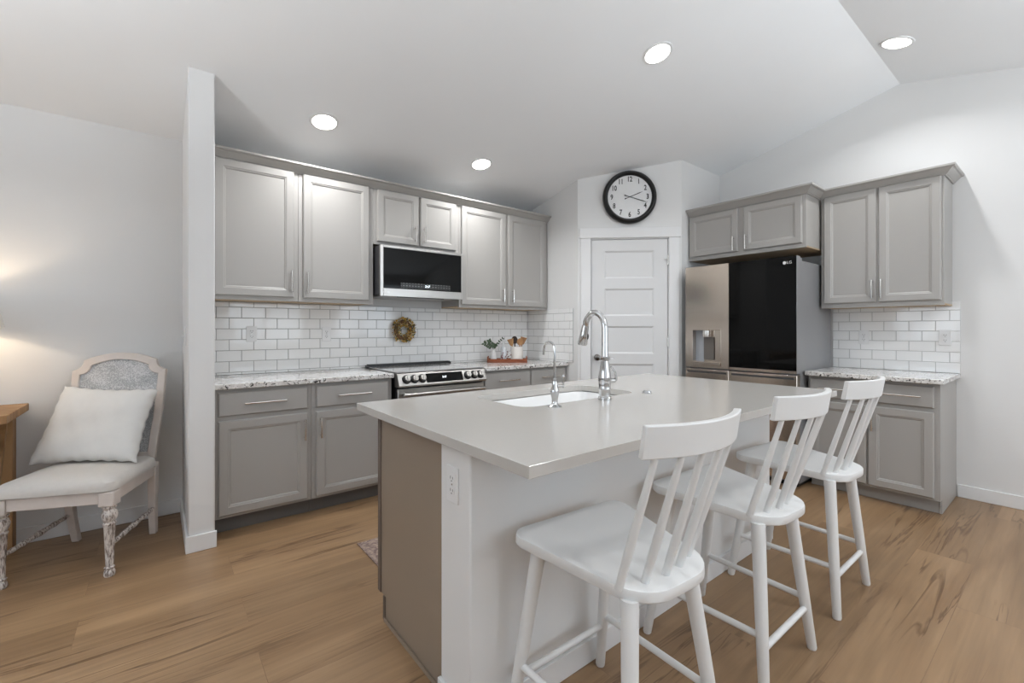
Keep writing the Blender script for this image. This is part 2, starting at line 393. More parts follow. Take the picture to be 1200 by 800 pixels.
# stub wall between the dining corner and the kitchen
SX0, SX1, SY = -0.168, -0.045, -0.725
struct('wall_partition', MB().box(SX0, SX1, SY, 0.0, 0.0, 2.72), M['wall'], bevel=0.006)
m = MB()
bt = 0.013; bh = 0.092
m.box(SX0 - bt, SX1 + bt * .6, SY - bt, SY, 0, bh); m.box(SX0 - bt, SX0, SY, 0, 0, bh)
struct('baseboard_partition', m, M['trim'], bevel=0.003)
struct('baseboard_back', MB().box(WEST, SX0 - bt, -bt, 0, 0, bh), M['trim'], bevel=0.003)
struct('baseboard_right', MB().box(XR - bt, XR, SOUTH, -3.197, 0, bh), M['trim'], bevel=0.003)

# corner pantry walls
m = MB(); m.prism([(XA, 0.0), (XA, YA), (XA + .09, YA + 0.03), (XA + .09, 0.0)], 0, 3.0); struct('wall_pantry_side', m, M['wall'])
DV = Vector((XB - XA, YB - YA, 0)); DL = DV.length; DU = DV.normalized(); DN = Vector((DU.y, -DU.x, 0))  # DN points into the kitchen
if DN.y > 0: DN = -DN
def diag(u, w, z): p = Vector((XA, YA, 0)) + DU * u + DN * w; return Vector((p.x, p.y, z))
D0, D1, DT = 0.122, 0.858, 2.098
m = MB()
for r in ((0, D0, 0, 3.1), (D1, DL, 0, 3.1), (D0, D1, DT, 3.1)): m.box(r[0], r[1], -0.1, 0, r[2], r[3])
m.xf(lambda p: diag(p.x, p.y, p.z)); struct('wall_pantry_door', m, M['wall'])
struct('wall_pantry_return', MB().box(XB, XR, YB, YB + 0.09, 0, 3.1), M['wall'])
# casing
m = MB(); cw = 0.094
m.box(D0 - cw, D0, 0, 0.018, 0, DT + .005); m.box(D1, D1 + cw, 0, 0.018, 0, DT + .005)
m.box(D0 - cw - .012, D1 + cw + .012, 0, 0.024, DT + .005, DT + 0.100)
m.xf(lambda p: diag(p.x, p.y, p.z)); struct('trim_1', m, M['trim'], bevel=0.002)
m = MB(); m.box(D0, D0 + 0.006, -0.09, 0, 0, DT); m.box(D1 - .006, D1, -.09, 0, 0, DT); m.box(D0, D1, -.09, 0, DT - .006, DT)
m.xf(lambda p: diag(p.x, p.y, p.z)); struct('trim_2', m, M['trim'])
# five-panel pantry door
def panel_slab(m, u0, u1, v0, v1, wins, depth=0.006, bw=0.014, thick=0.035):
    """slab whose front face (w=0) carries sunk panels with sloped edges; coordinates (u, w, v)"""
    us = sorted({u0, u1, *[w[0] for w in wins], *[w[1] for w in wins]}); vs = sorted({v0, v1, *[w[2] for w in wins], *[w[3] for w in wins]})
    for a, b in zip(us, us[1:]):
        for c, d in zip(vs, vs[1:]):
            if any(w[0] <= a and b <= w[1] and w[2] <= c and d <= w[3] for w in wins): continue
            m._add([(a, 0, c), (b, 0, c), (b, 0, d), (a, 0, d)], [(0, 1, 2, 3)])
    for (a, b, c, d) in wins:
        i = bw
        m._add([(a, 0, c), (b, 0, c), (b, 0, d), (a, 0, d), (a + i, -depth, c + i), (b - i, -depth, c + i), (b - i, -depth, d - i), (a + i, -depth, d - i)],
               [(0, 1, 5, 4), (1, 2, 6, 5), (2, 3, 7, 6), (3, 0, 4, 7), (4, 5, 6, 7)])
    m._add([(u0, 0, v0), (u1, 0, v0), (u1, 0, v1), (u0, 0, v1), (u0, -thick, v0), (u1, -thick, v0), (u1, -thick, v1), (u0, -thick, v1)],
           [(0, 4, 5, 1), (1, 5, 6, 2), (2, 6, 7, 3), (3, 7, 4, 0), (4, 7, 6, 5)])
m = MB()
wins = [(0.256, 0.722, z0, z1) for z0, z1 in ((1.717, 1.982), (1.357, 1.619), (0.995, 1.259), (0.635, 0.897), (0.24, 0.535))]
panel_slab(m, D0 + .010, D1 - .010, 0.008, DT - .010, wins, depth=0.009, bw=0.016)
m.xf(lambda p: diag(p.x, p.y - 0.004, p.z))
door = struct('door_1', m, M['door'], smooth=False)
dl = door.location.copy()
for z in (1.884, 1.113, 0.25):
    m = MB(); m.box(D1 - .016, D1 + .004, -.001, .004, z - .045, z + .045); m.tube([diag(0, 0, 0)] * 0 or [(D1 - .006, .008, z - .047), (D1 - .006, .008, z + .047)], .0055, 8)
    if z > 1.5: m.tube([(D1 - .006, .008, z + .012), (D1 - .05, .02, z + .012)], .004, 6)
    m.xf(lambda p: diag(p.x, p.y, p.z) - dl); obj('hinge', m, M['nickel'], door)
m = MB(); m.lathe([(0.030, 0), (0.030, .006), (0.012, .010), (0.011, .03), (0.022, .038), (0.029, .050), (0.027, .062), (0.012, .069)], seg=20)
m.xf(lambda p: diag(0.185 + p.x, -.004 + p.z, 0.96 + p.y) - dl); obj('knob', m, M['bronze'], door)

# ------------------------------------------------------------------ backsplash tiles (mesh tiles over a grout bed)
PITCH, ROW, GR = 0.154, 0.0778, 0.0022
def tiles(m, u0, u1, v0, v1, uphase, vphase, rowpar, tilt=0.004):
    r = math.floor((v0 - vphase) / ROW) - 1
    while vphase + r * ROW < v1:
        a, b = max(v0, vphase + r * ROW + GR / 2), min(v1, vphase + (r + 1) * ROW - GR / 2)
        if b - a > 0.006:
            ph = uphase + (PITCH / 2 if (r + rowpar) % 2 else 0)
            k = math.floor((u0 - ph) / PITCH) - 1
            while ph + k * PITCH < u1:
                c, d = max(u0, ph + k * PITCH + GR / 2), min(u1, ph + (k + 1) * PITCH - GR / 2)
                if d - c > 0.006:
                    e = 0.0018; tx, tz = random.gauss(0, tilt), random.gauss(0, tilt)
                    cu, cv = (c + d) / 2, (a + b) / 2
                    w = lambda u, v: -0.0102 + (u - cu) * tx + (v - cv) * tz
                    m._add([(c, -0.006, a), (d, -0.006, a), (d, -0.006, b), (c, -0.006, b)] + [(u, w(u, v), v) for u, v in ((c + e, a + e), (d - e, a + e), (d - e, b - e), (c + e, b - e))],
                           [(0, 1, 5, 4), (1, 2, 6, 5), (2, 3, 7, 6), (3, 0, 4, 7), (4, 5, 6, 7)])
                k += 1
        r += 1
CT = 0.904
def splash(name, label, x0, x1, z0, z1, uph, vph, par, loc, rotz, grout):
    t = thing(name, label, 'backsplash', loc, rotz)
    m = MB(); m.box(x0, x1, -0.0078, -0.0002, z0, z1); obj('grout_bed', m, grout, t)
    m = MB(); tiles(m, x0, x1, z0, z1, uph, vph, par); obj('tile_field', m, M['tile'], t, smooth=False)
    return t
# back wall: row containing z=1.388.. upward has joints at x = 0.1 + k*pitch
vb = 0.9991 - ROW
par = 0 if round((1.388 - vb) / ROW) % 2 == 0 else 1
splash('tile_backsplash', 'white subway tile backsplash with grey grout running behind the range', SX1 + .001, XA - .0115, 0.905, 1.424, 0.1, vb, par, (0, 0, 0), 0, M['grout'])
t = splash('tile_backsplash', 'short return of white subway tile on the pantry side wall beside the wood tray', 0.0, 0.689, 0.905, 1.435, 0.03, vb, par, (XA, 0, 0), -PI / 2, M['grout'])
par = 0 if round((1.371 - .904) / ROW) % 2 == 0 else 1
splash('tile_backsplash', 'small white subway tile backsplash beside the refrigerator', 2.419, 3.212, 0.905, 1.437, 2.4623, 0.904, par, (XR, 0, 0), -PI / 2, M['grout_pale'])

# ------------------------------------------------------------------ cabinets (local frame: x right, -y towards the room, z up)
def shaker(m, u0, u1, v0, v1, yf, rail=0.058, flat=False):
    """door or drawer front with a bevelled outer edge; front face at y = yf - 0.02"""
    s = len(m.v); e = 0.006
    if flat:
        m._add([(u0, 0, v0), (u1, 0, v0), (u1, 0, v1), (u0, 0, v1), (u0, -.012, v0), (u1, -.012, v0), (u1, -.012, v1), (u0, -.012, v1),
                (u0 + e, -.02, v0 + e), (u1 - e, -.02, v0 + e), (u1 - e, -.02, v1 - e), (u0 + e, -.02, v1 - e)],
               [(0, 1, 5, 4), (1, 2, 6, 5), (2, 3, 7, 6), (3, 0, 4, 7), (4, 5, 9, 8), (5, 6, 10, 9), (6, 7, 11, 10), (7, 4, 8, 11), (8, 9, 10, 11), (3, 2, 1, 0)])
    else:
        R = [(0, 0.0), (0, -.013), (e, -.02), (rail - .010, -.02), (rail - .006, -.0165), (rail, -.0155), (rail + .006, -.010)]
        rings = [[(u0 + i, y, v0 + i), (u1 - i, y, v0 + i), (u1 - i, y, v1 - i), (u0 + i, y, v1 - i)] for i, y in R]
        m.loft(rings)
    m.xf(lambda p: Vector((p.x, p.y + yf, p.z)), s); return m
def pull(m, c, L, axis, yf):
    """bar pull standing 30 mm off y = yf"""
    x, z = c; h = L / 2; d = (1, 0) if axis == 'x' else (0, 1)
    pts = []
    for i in range(9):
        t = -1 + i / 4; bow = 0.004 * (1 - t * t)
        pts.append((x + d[0] * t * h, yf - .028 - bow, z + d[1] * t * h))
    m.tube(pts, [.0065] + [.006] * 7 + [.0065], 8)
    for t in (-.78, .78): m.tube([(x + d[0] * t * h, yf + .0005, z + d[1] * t * h), (x + d[0] * t * h, yf - .030, z + d[1] * t * h)], .0042, 8)
    return m
def add_door(t, u0, u1, v0, v1, yf, hx=None, hz=None, hl=0.135, axis='z', name='door', flat=False):
    d = obj(name, shaker(MB(), u0, u1, v0, v1, yf, flat=flat), M['cab'], t, smooth=False)
    if hx is not None: obj('handle', pull(MB(), (hx, hz), hl, axis, yf - .02), M['nickel'], d)
    return d
FZ0, FZ1 = 0.097, 0.871
def base_cab(label, loc, rotz, x0, x1, cols, yf, toe, back=-0.003, side=None):
    """cols: list of (u0, u1, handle side) with drawer above door"""
    t = thing('base_cabinet', label, 'cabinet', loc, rotz)
    m = MB(); m.box(x0 + .001, x1 - .001, yf, back, FZ0, FZ1); obj('body', m, M['cab'], t, bevel=.0015)
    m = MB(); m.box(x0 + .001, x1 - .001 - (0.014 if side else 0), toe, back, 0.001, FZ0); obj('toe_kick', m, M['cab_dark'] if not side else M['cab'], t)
    if side:
        m = MB(); m.prism([(toe - .006, 0.001), (back, 0.001), (back, FZ1), (yf - .001, FZ1), (yf - .001, FZ0), (toe - .006, FZ0)], x1 - .013, x1)
        m.xf(lambda p: Vector((p.z, p.x, p.y))); obj('end_panel', m, M['cab'], t, bevel=.001)
    for (a, b, hs) in cols:
        add_door(t, a, b, 0.708, 0.850, yf, (a + b) / 2, 0.780, 0.23, 'x', 'drawer', flat=True)
        hx = b - .022 if hs == 'r' else a + .026
        add_door(t, a, b, 0.114, 0.679, yf, hx, 0.574, 0.135, 'z')
    return t
YF, TOE = -0.585, -0.535
base_cab('grey base cabinet against the white partition wall, one drawer over one door', (SX1, 0, 0), 0, 0.004, 0.55, [(0.027, 0.524, 'r')], YF, TOE)
base_cab('grey base cabinet just before the range, one drawer over one door', (0.505, 0, 0), 0, 0, 0.561, [(0.027, 0.531, 'l')], YF, TOE)
base_cab('grey base cabinet just past the range, beneath the wood tray', (1.877, 0, 0), 0, 0, 0.533, [(0.017, 0.522, 'r')], YF, TOE)
base_cab('grey base cabinet tucked into the corner by the pantry wall', (2.410, 0, 0), 0, 0, 0.477, [(0.014, 0.455, 'l')], YF, TOE)
base_cab('double grey base cabinet beside the refrigerator, two drawers over two doors', (XR, -2.428, 0), -PI / 2, 0, 0.762,
         [(0.014, 0.372, 'r'), (0.384, 0.733, 'l')], -0.600, -0.530, side=True)

def counter(label, loc, rotz, x0, x1, y0, back, ov=0.0):
    m = MB(); m.box(x0, x1 + ov, y0, back, FZ1 + .001, CT)
    m.xf(lambda p: Matrix.Rotation(rotz, 3, 'Z') @ p + Vector(loc))
    return tag(obj('granite_countertop', m, M['granite'], bevel=.004, seg=3), label, 'countertop')
counter('speckled granite countertop between the partition wall and the range', (0, 0, 0), 0, SX1 + .002, 1.068, -0.630, -.002)
counter('speckled granite countertop holding the wood tray in the corner', (0, 0, 0), 0, 1.876, XA - .003, -0.630, -.002)
counter('small speckled granite countertop beside the refrigerator', (XR, -2.428, 0), -PI / 2, -0.002, 0.762, -0.668, -.002, 0.024)

def wall_cab(label, loc, rotz, x0, x1, z0, z1, yf, doors, under=True, sidepanel=None):
    t = thing('wall_cabinet', label, 'cabinet', loc, rotz)
    m = MB(); m.box(x0 + .0007, x1 - .0007, yf, -.003, z0 + .013, z1); m.box(x0 + .0007, x1 - .0007, yf, yf + .02, z0, z0 + .013)
    obj('body', m, M['cab'], t, bevel=.0015)
    m = MB(); m.box(x0 + .001, x1 - .001, yf + .0205, -.003, z0 + .003, z0 + .0125); obj('underside', m, M['maple'], t, label='pale maple underside')
    for (a, b, c, d, hx, hz, hl) in doors: add_door(t, a, b, c, d, yf, hx, hz, hl)
    return t
UF = -0.315; UB, UT = 1.425, 2.345
wall_cab('grey wall cabinet touching the white partition wall', (SX1, 0, UB), 0, 0.004, 0.530, 0, UT - UB, UF, [(0.030, 0.501, .027, .910, 0.481, .137, .15)])
wall_cab('tall single-door grey wall cabinet next to the microwave, over an outlet', (0.485, 0, UB), 0, 0, 0.545, 0, UT - UB, UF, [(0.030, 0.509, .027, .910, 0.056, .137, .15)])
wall_cab('short grey double-door wall cabinet above the microwave', (1.030, 0, 1.900), 0, 0, 0.785, 0, UT - 1.9, UF,
         [(0.029, 0.385, .022, .435, 0.351, .115, .13), (0.401, 0.748, .022, .435, 0.428, .115, .13)])
wall_cab('grey double-door wall cabinet above the wood tray', (1.815, 0, UB), 0, 0, 1.071, 0, UT - UB, UF,
         [(0.020, 0.517, .027, .910, 0.477, .125, .12), (0.548, 1.030, .027, .910, 0.590, .125, .12)])
RU = -0.315
wall_cab('tall grey double-door wall cabinet over the small granite counter', (XR, -2.428, 1.400), -PI / 2, 0, 0.742, 0, 0.92, RU,
         [(0.022, 0.364, .036, .905, 0.343, .135, .14), (0.378, 0.728, .036, .905, 0.398, .135, .14)])
wall_cab('short deep grey double-door cabinet above the refrigerator', (XR, YB - .003, 1.880), -PI / 2, 0, 0.998, 0, 0.45, -0.600,
         [(0.014, 0.470, .035, .415, 0.440, .105, .12), (0.518, 0.972, .035, .415, 0.546, .105, .12)])

# crown mouldings: a profile (out, up) swept along a mitred path in plan
CROWN = [(0.0, 0.0), (0.008, 0.0), (0.010, 0.007), (0.015, 0.009), (0.019, 0.014), (0.045, 0.040), (0.050, 0.043), (0.056, 0.044), (0.062, 0.050), (0.062, 0.062), (0.0, 0.062)]
def sweep(path, z, prof):
    """path: plan points; the moulding projects to the right-hand side of the walk"""
    P = [Vector((x, y, 0)) for x, y in path]; n = len(P); rings = []
    for i, p in enumerate(P):
        d0 = (P[i] - P[i - 1]).normalized() if i else None; d1 = (P[i + 1] - P[i]).normalized() if i < n - 1 else None
        n0 = Vector((d0.y, -d0.x, 0)) if d0 else None; n1 = Vector((d1.y, -d1.x, 0)) if d1 else None
        if n0 is None: o = n1
        elif n1 is None: o = n0
        else: o = (n0 + n1) / (1 + n0.dot(n1))
        rings.append([p + o * a + Vector((0, 0, z + b)) for a, b in prof])
    return MB().loft(rings)
tag(obj('crown_molding', sweep([(SX1 + .002, UF - .001), (XA - .002, UF - .001)], 2.334, CROWN), M['cab'], smooth=False),
    'long grey crown molding along the tops of the cabinets over the range', 'crown molding')
xf_ = XR - 0.601; xu_ = XR + RU - .001; ye = -2.428 - 0.743
tag(obj('crown_molding', sweep([(xf_, YB - .004), (xf_, YB - .002 - 0.999), (xu_, YB - .002 - 0.999), (xu_, ye), (XR - .002, ye)], 2.302, CROWN), M['cab'], smooth=False),
    'stepped grey crown molding around the cabinets over the refrigerator', 'crown molding')

# ------------------------------------------------------------------ microwave
t = thing('microwave', 'stainless and black glass microwave mounted over the range', 'microwave', (1.046, 0, 1.487))
Wm, Hm = 0.744, 0.398
m = MB(); m.box(.004, Wm - .004, -.392, -.012, .012, Hm - .003); obj('body', m, M['dark_grey'], t, bevel=.003)
m = MB()
for r in ((0, Wm, .062, .001 * 0, 0), ): pass
m.box(0, .026, -.42, -.394, 0, Hm); m.box(Wm - .014, Wm, -.42, -.394, 0, Hm); m.box(.026, Wm - .014, -.42, -.394, Hm - .020, Hm); m.box(.026, Wm - .014, -.42, -.394, 0, .062)
d = obj('door', m, M['steel'], t, bevel=.002)
m = MB(); m.box(.0265, Wm - .0145, -.418, -.396, .0625, Hm - .0205); obj('door_glass', m, M['black_glass'], d)
def m_keys():
    m, n, l, b = new_mat('printed_touch_keys')
    tc = n.new('ShaderNodeTexCoord'); mp = n.new('ShaderNodeMapping'); mp.inputs['Rotation'].default_value = (PI / 2, 0, 0); l.new(tc.outputs['Object'], mp.inputs['Vector'])
    br = n.new('ShaderNodeTexBrick'); br.offset = 0; br.inputs['Scale'].default_value = 1; br.inputs['Brick Width'].default_value = .026; br.inputs['Row Height'].default_value = .020; br.inputs['Mortar Size'].default_value = .0065
    br.inputs['Color1'].default_value = (.10, .10, .10, 1); br.inputs['Color2'].default_value = (.20, .20, .20, 1); br.inputs['Mortar'].default_value = (.006, .006, .006, 1)
    l.new(mp.outputs['Vector'], br.inputs['Vector']); l.new(br.outputs['Color'], b.inputs['Base Color']); b.inputs['Roughness'].default_value = .3
    return m
m = MB(); m.box(.17, .62, -.4188, -.4181, .072, .112); obj('touch_controls', m, m_keys(), d)
m = MB(); text_mesh(m, '3:17', .026, lambda p: Vector((.405 + p.x, -.4194 - p.z, .092 + p.y))); obj('clock_display', m, emit('microwave_clock_glow', (0.8, 0.92, 1), 2.5), d)
m = MB(); m.lathe([(.010, 0), (.010, .0012)], seg=20); m.xf(lambda p: Vector((.034 + p.x, -.4203 - p.z, .031 + p.y)))
text_mesh(m, 'LG', .022, lambda p: Vector((.062 + p.x, -.4206 - p.z, .031 + p.y))); obj('brand_badge', m, M['plate'], d)
m = MB(); m.box(.02, Wm - .02, -.385, -.03, .000, .0115); obj('vent_grille', m, M['steel'], t)
m = MB(); m.box(.15, Wm - .17, -.393, -.386, -.004, .011); obj('vent_slot', m, M['black'], t)

# ------------------------------------------------------------------ range
t = thing('range', 'stainless slide-in range with black control display below the wreath', 'stove', (1.083, 0, 0))
Wr = 0.778
m = MB(); m.box(.004, Wr - .004, -.625, -.03, .03, .895); obj('body', m, M['black'], t)
m = MB(); m.box(-.0, Wr, -.640, -.085, .9045, .913); obj('cooktop', m, simple('glass_cooktop', (0.36, 0.355, 0.35), 0.10, spec=0.6), t, bevel=.002)
m = MB(); m.box(-.012, Wr + .01, -.085, -.030, .905, .926); m.box(.0, Wr, -.080, -.035, .926, .934); obj('rear_vent', m, M['black'], t, bevel=.002)
# sloped control panel
m = MB(); m.prism([(-.600, .800), (-.676, .800), (-.684, .812), (-.645, .900), (-.600, .904)], 0, Wr); m.xf(lambda p: Vector((p.z, p.x, p.y))); cp = obj('control_panel', m, M['steel'], t, bevel=.003)
pn = Vector((0, -.088, -.039)).normalized(); pn = Vector((0, -.9143, .4051)); pu = Vector((0, .4051, .9143)); pc = Vector((0, -.6645, .856))
def onpanel(x, v, w): return Vector((x, 0, 0)) + pc + pu * v + pn * w
m = MB(); m.box(.228, .552, 0, .002, -.036, .036); m.xf(lambda p: onpanel(p.x, p.z, p.y)); obj('display', m, M['black_glass'], cp)
m = MB(); text_mesh(m, '3:17', .022, lambda p: onpanel(.385 + p.x, p.y, .0026 + p.z)); obj('display_digits', m, emit('range_clock_glow', (0.85, 0.93, 1), 2.0), cp)
for x in (.066, .130, .194, .600, .662, .722):
    m = MB(); m.lathe([(.0275, 0), (.0275, .006), (.023, .010), (.0225, .030), (.019, .033)], seg=24); s0 = len(m.v); m.box(-.006, .006, -.022, .022, .012, .040)
    m.xf(lambda p: onpanel(x + p.x, p.y, p.z)); k = obj('knob', m, M['steel'], cp, bevel=.0015, label='steel knob with black ring')
    m = MB(); m.lathe([(.0345, .0002), (.0345, .005), (.0285, .014)], seg=24); m.xf(lambda p: onpanel(x + p.x, p.y, p.z)); obj('knob_ring', m, M['black'], k)
m = MB(); m.box(.006, Wr - .006, -.650, -.626, .20, .785); od = obj('oven_door', m, M['steel'], t, bevel=.004)
m = MB(); m.box(.10, Wr - .10, -.6515, -.6502, .30, .66); obj('oven_window', m, M['black_glass'], od)
m = MB(); m.tube([(.03, -.695, .745), (Wr - .03, -.695, .745)], .013, 12); m.tube([(.06, -.650, .745), (.06, -.695, .745)], .010, 8); m.tube([(Wr - .06, -.650, .745), (Wr - .06, -.695, .745)], .010, 8); obj('handle', m, M['steel'], od)
m = MB(); m.box(.006, Wr - .006, -.646, -.626, .05, .19); obj('drawer', m, M['steel'], t, bevel=.004)
for x in (.05, Wr - .05):
    for y in (-.57, -.09):
        m = MB(); m.lathe([(.02, 0), (.02, .03)], (x, y, 0), 12); obj('foot', m, M['black'], t)

# ------------------------------------------------------------------ refrigerator (local: x right = world -y, depth +y)
FW = 0.924
t = thing('refrigerator', 'four-door stainless refrigerator with black glass panel, in the corner beside the pantry', 'refrigerator', (XR, -1.490, 0), -PI / 2)
FD = -0.786; FB = -0.715
m = MB(); m.box(0.004, FW - .004, FB, -.03, .03, 1.765); obj('body', m, M['fridge_side'], t, bevel=.004)
m = MB(); m.box(.02, FW - .02, FB + .01, -.05, 0, .03); obj('base_grille', m, M['black'], t)
mid = 0.402; zb, zt = 0.885, 1.795
# door with dispenser recess
u0, u1, v0, v1 = .064, .334, .908, 1.234
m = MB()
for (a, b, c, d) in ((0, mid - .002, zb, v0), (0, mid - .002, v1, zt), (0, u0, v0, v1), (u1, mid - .002, v0, v1)): m.box(a, b, FD, FB - .006, c, d)
ld = obj('dispenser_door', m, M['fridge_steel'], t)
# merge the four blocks into one clean slab with a hole
bm = bmesh.new(); bm.from_mesh(ld.data); bmesh.ops.remove_doubles(bm, verts=bm.verts, dist=1e-5)
bm.to_mesh(ld.data); bm.free()
m = MB(); m.box(u0, u1, FB - .012, FB - .007, v0, v1)
m.box(u0, u0 + .006, FD - .002, FB - .012, v0, v1); m.box(u1 - .006, u1, FD - .002, FB - .012, v0, v1); m.box(u0 + .006, u1 - .006, FD - .002, FB - .012, v1 - .012, v1); m.box(u0 + .006, u1 - .006, FD - .012, FB - .012, v0, v0 + .03)
dp = obj('dispenser', m, M['fridge_steel'], ld, bevel=.0015)
m = MB(); m.box(u0 + .0065, u0 + .085, FB - .0145, FB - .0122, v0 + .032, v1 - .014); obj('dispenser_side', m, simple('pale_grey_dispenser', (0.42, 0.44, 0.47), 0.25), dp)
m = MB(); m.lathe([(.034, 0), (.036, .018), (.036, .055)], (.190, FB - .048, v1 - .072), 20); obj('nozzle', m, M['nickel'], dp)
m = MB(); m.box(.150, .245, FB - .024, FB - .018, v0 + .05, v1 - .075); obj('paddle', m, simple('bronze_grey_plastic', (0.16, 0.145, 0.13), 0.35), dp, bevel=.004)
m = MB(); m.box(mid + .002, FW, FD, FB - .006, zb, zt); rd = obj('glass_door', m, M['fridge_side'], t, bevel=.003)
m = MB(); m.box(mid + .003, FW - .003, FD - .004, FD - .0002, zb + .022, zt - .001); obj('glass_panel', m, M['black_glass'], rd, label='glossy black glass front')
m = MB(); m.box(mid + .003, FW - .003, FD - .003, FD - .0002, zb, zb + .021); obj('door_rail', m, M['fridge_steel'], rd)
m = MB(); lx, lz = .838, 1.746
m.lathe([(.0125, 0), (.0125, .0008)], seg=24); m.xf(lambda p: Vector((lx + p.x, FD - .0042 - p.z, lz + p.y)))
text_mesh(m, 'LG', .030, lambda p: Vector((lx + .034 + p.x, FD - .0046 - p.z, lz + p.y))); obj('brand_logo', m, M['plate'], rd)
for (a, b) in ((0, mid - .002), (mid + .002, FW)):
    m = MB(); m.box(a, b, FD, FB - .006, .06, zb - .012); fd = obj('freezer_door', m, M['fridge_steel'], t, bevel=.004)
    m = MB(); m.box(a + .02, b - .02, FD - .003, FD - .0002, zb - .045, zb - .03); obj('grip_groove', m, M['dark_grey'], fd)
for (a, b) in ((.02, .12), (FW - .12, FW - .02)):
    m = MB(); m.box(a, b, FB - .05, FB + .09, 1.7655, 1.792); obj('hinge_cover', m, M['fridge_side'], t, bevel=.005)

# ------------------------------------------------------------------ island
IX0, IX1, IYB, IYF, IZ = 0.402, 2.600, -1.740, -2.940, 0.897
IT = 0.032; PX0, PX1, PYB, PYF = 0.434, 2.522, -2.452, -2.630
t = thing('kitchen_island', 'kitchen island with brown-grey end panel and pale painted knee wall', 'kitchen island', (1.45, -2.2, 0))
L = Vector(t.location)
def rel(m): return m.xf(lambda p: p - L)
CX0 = 0.455
m = MB(); zt_ = IZ - IT - .001
for r in ((CX0 + .013, 2.49, -1.876, PYB - .001, .10, .60), (CX0 + .013, .895, -1.876, PYB - .001, .60, zt_), (1.73, 2.49, -1.876, PYB - .001, .60, zt_), (.895, 1.73, -1.876, -1.8605, .60, zt_ - .02), (.895, 1.73, PYB - .03, PYB - .001, .60, zt_)): m.box(*r)
m.box(CX0 + .013, 2.49, -1.935, PYB - .001, 0.001, .0995); obj('cabinet_body', rel(m), M['cab'], t)
m = MB(); m.prism([(-1.936, .002), (PYB - .0015, .002), (PYB - .0015, IZ - IT - .001), (-1.872, IZ - IT - .001), (-1.872, .099), (-1.936, .099)], CX0, CX0 + .012)
m.xf(lambda p: Vector((p.z, p.x, p.y))); ep = obj('end_panel', rel(m), M['island'], t, bevel=.0015, label='brown-grey end panel')
m = MB(); m.box(CX0 - .004, CX0 - .0002, -1.899, -1.870, .10, IZ - IT - .002); m.box(CX0 - .004, CX0 - .0002, -1.945, -1.925, .0, .099); obj('edge_strip', rel(m), simple('panel_edge_paint', (0.13, 0.10, 0.08), 0.5), ep)
m = MB(); m.box(CX0 - .009, CX0 - .0045, -1.945, PYB - .0005, 0.0005, .016); obj('shoe_strip', rel(m), M['island'], ep)
for i in range(4):
    a = .50 + i * .495; b = a + .47
    for (c, d, nm, fl) in ((.114, .665, 'door', False), (.69, .84, 'drawer', True)):
        mm = shaker(MB(), a, b, c, d, 0, flat=fl); mm.xf(lambda p: Vector((2.95 - p.x, -1.876 - p.y, p.z))); dd = obj(nm, rel(mm), M['cab'], t, smooth=False)
        mm = pull(MB(), ((a + b) / 2, .775) if fl else (b - .03, .58), .2 if fl else .135, 'x' if fl else 'z', -.02); mm.xf(lambda p: Vector((2.95 - p.x, -1.876 - p.y, p.z))); obj('handle', rel(mm), M['nickel'], dd)
m = MB(); m.box(PX0, PX1, PYF, PYB, 0.001, IZ - IT - .001); obj('knee_wall', rel(m), M['wall'], t, bevel=.006, label='pale grey painted knee wall')
m = MB(); m.box(PX0 - .013, PX1 + .013, PYF - .013, PYF - .0003, 0.0005, .085); m.box(PX0 - .013, PX0 - .0003, PYF - .0002, PYB, 0.0005, .085); m.box(PX1 + .0003, PX1 + .013, PYF - .0002, PYB, .0005, .085)
obj('baseboard', rel(m), M['trim'], t, bevel=.002)
# worktop with a sink cut-out
SKX0, SKX1, SKY0, SKY1 = 0.915, 1.690, -2.312, -1.905
def rrect(x0, x1, y0, y1, r, n=6):
    out = []
    for cx, cy, a0 in ((x1 - r, y1 - r, 0), (x0 + r, y1 - r, PI / 2), (x0 + r, y0 + r, PI), (x1 - r, y0 + r, 1.5 * PI)):
        for i in range(n + 1): a = a0 + PI / 2 * i / n; out.append((cx + r * math.cos(a), cy + r * math.sin(a)))
    return out
hole = rrect(SKX0, SKX1, SKY0, SKY1, 0.075)
def on_rect(h):
    # outer outline point for each hole point: same corner-wise parametrisation
    res = []; n = len(h) // 4
    cor = [(IX1, IYB), (IX0, IYB), (IX0, IYF), (IX1, IYF)]
    for q in range(4):
        for i in range(n): res.append(cor[q])
    return res
m = MB(); ou = on_rect(hole)
nh = len(hole); c4 = [(IX1, IYB), (IX0, IYB), (IX0, IYF), (IX1, IYF)]
for z, flip in ((IZ, False), (IZ - IT, True)):
    vs = [(x, y, z) for x, y in hole] + [(x, y, z) for x, y in c4]; fs = []
    per = nh // 4
    for q in range(4):
        for i in range(per - 1): fs.append((nh + q, q * per + i, q * per + i + 1))
        fs.append((nh + q, q * per + per - 1, ((q + 1) % 4) * per, nh + (q + 1) % 4))
    m._add(vs, fs)
m.loft([[(x, y, IZ - IT) for x, y in hole], [(x, y, IZ) for x, y in hole]], False, False)
m.loft([[(x, y, IZ - IT) for x, y in c4], [(x, y, IZ) for x, y in c4]], False, False)
ic = obj('island_countertop', m, M['quartz'], smooth=False)
bm = bmesh.new(); bm.from_mesh(ic.data); bmesh.ops.remove_doubles(bm, verts=bm.verts, dist=1e-5); bmesh.ops.recalc_face_normals(bm, faces=bm.faces); bm.to_mesh(ic.data); bm.free()
b_ = ic.modifiers.new('bevel', 'BEVEL'); b_.width = .0018; b_.segments = 2; b_.limit_method = 'ANGLE'; b_.angle_limit = 1.2
tag(ic, 'glossy pale greige quartz worktop of the island, cut out around the sink', 'countertop')
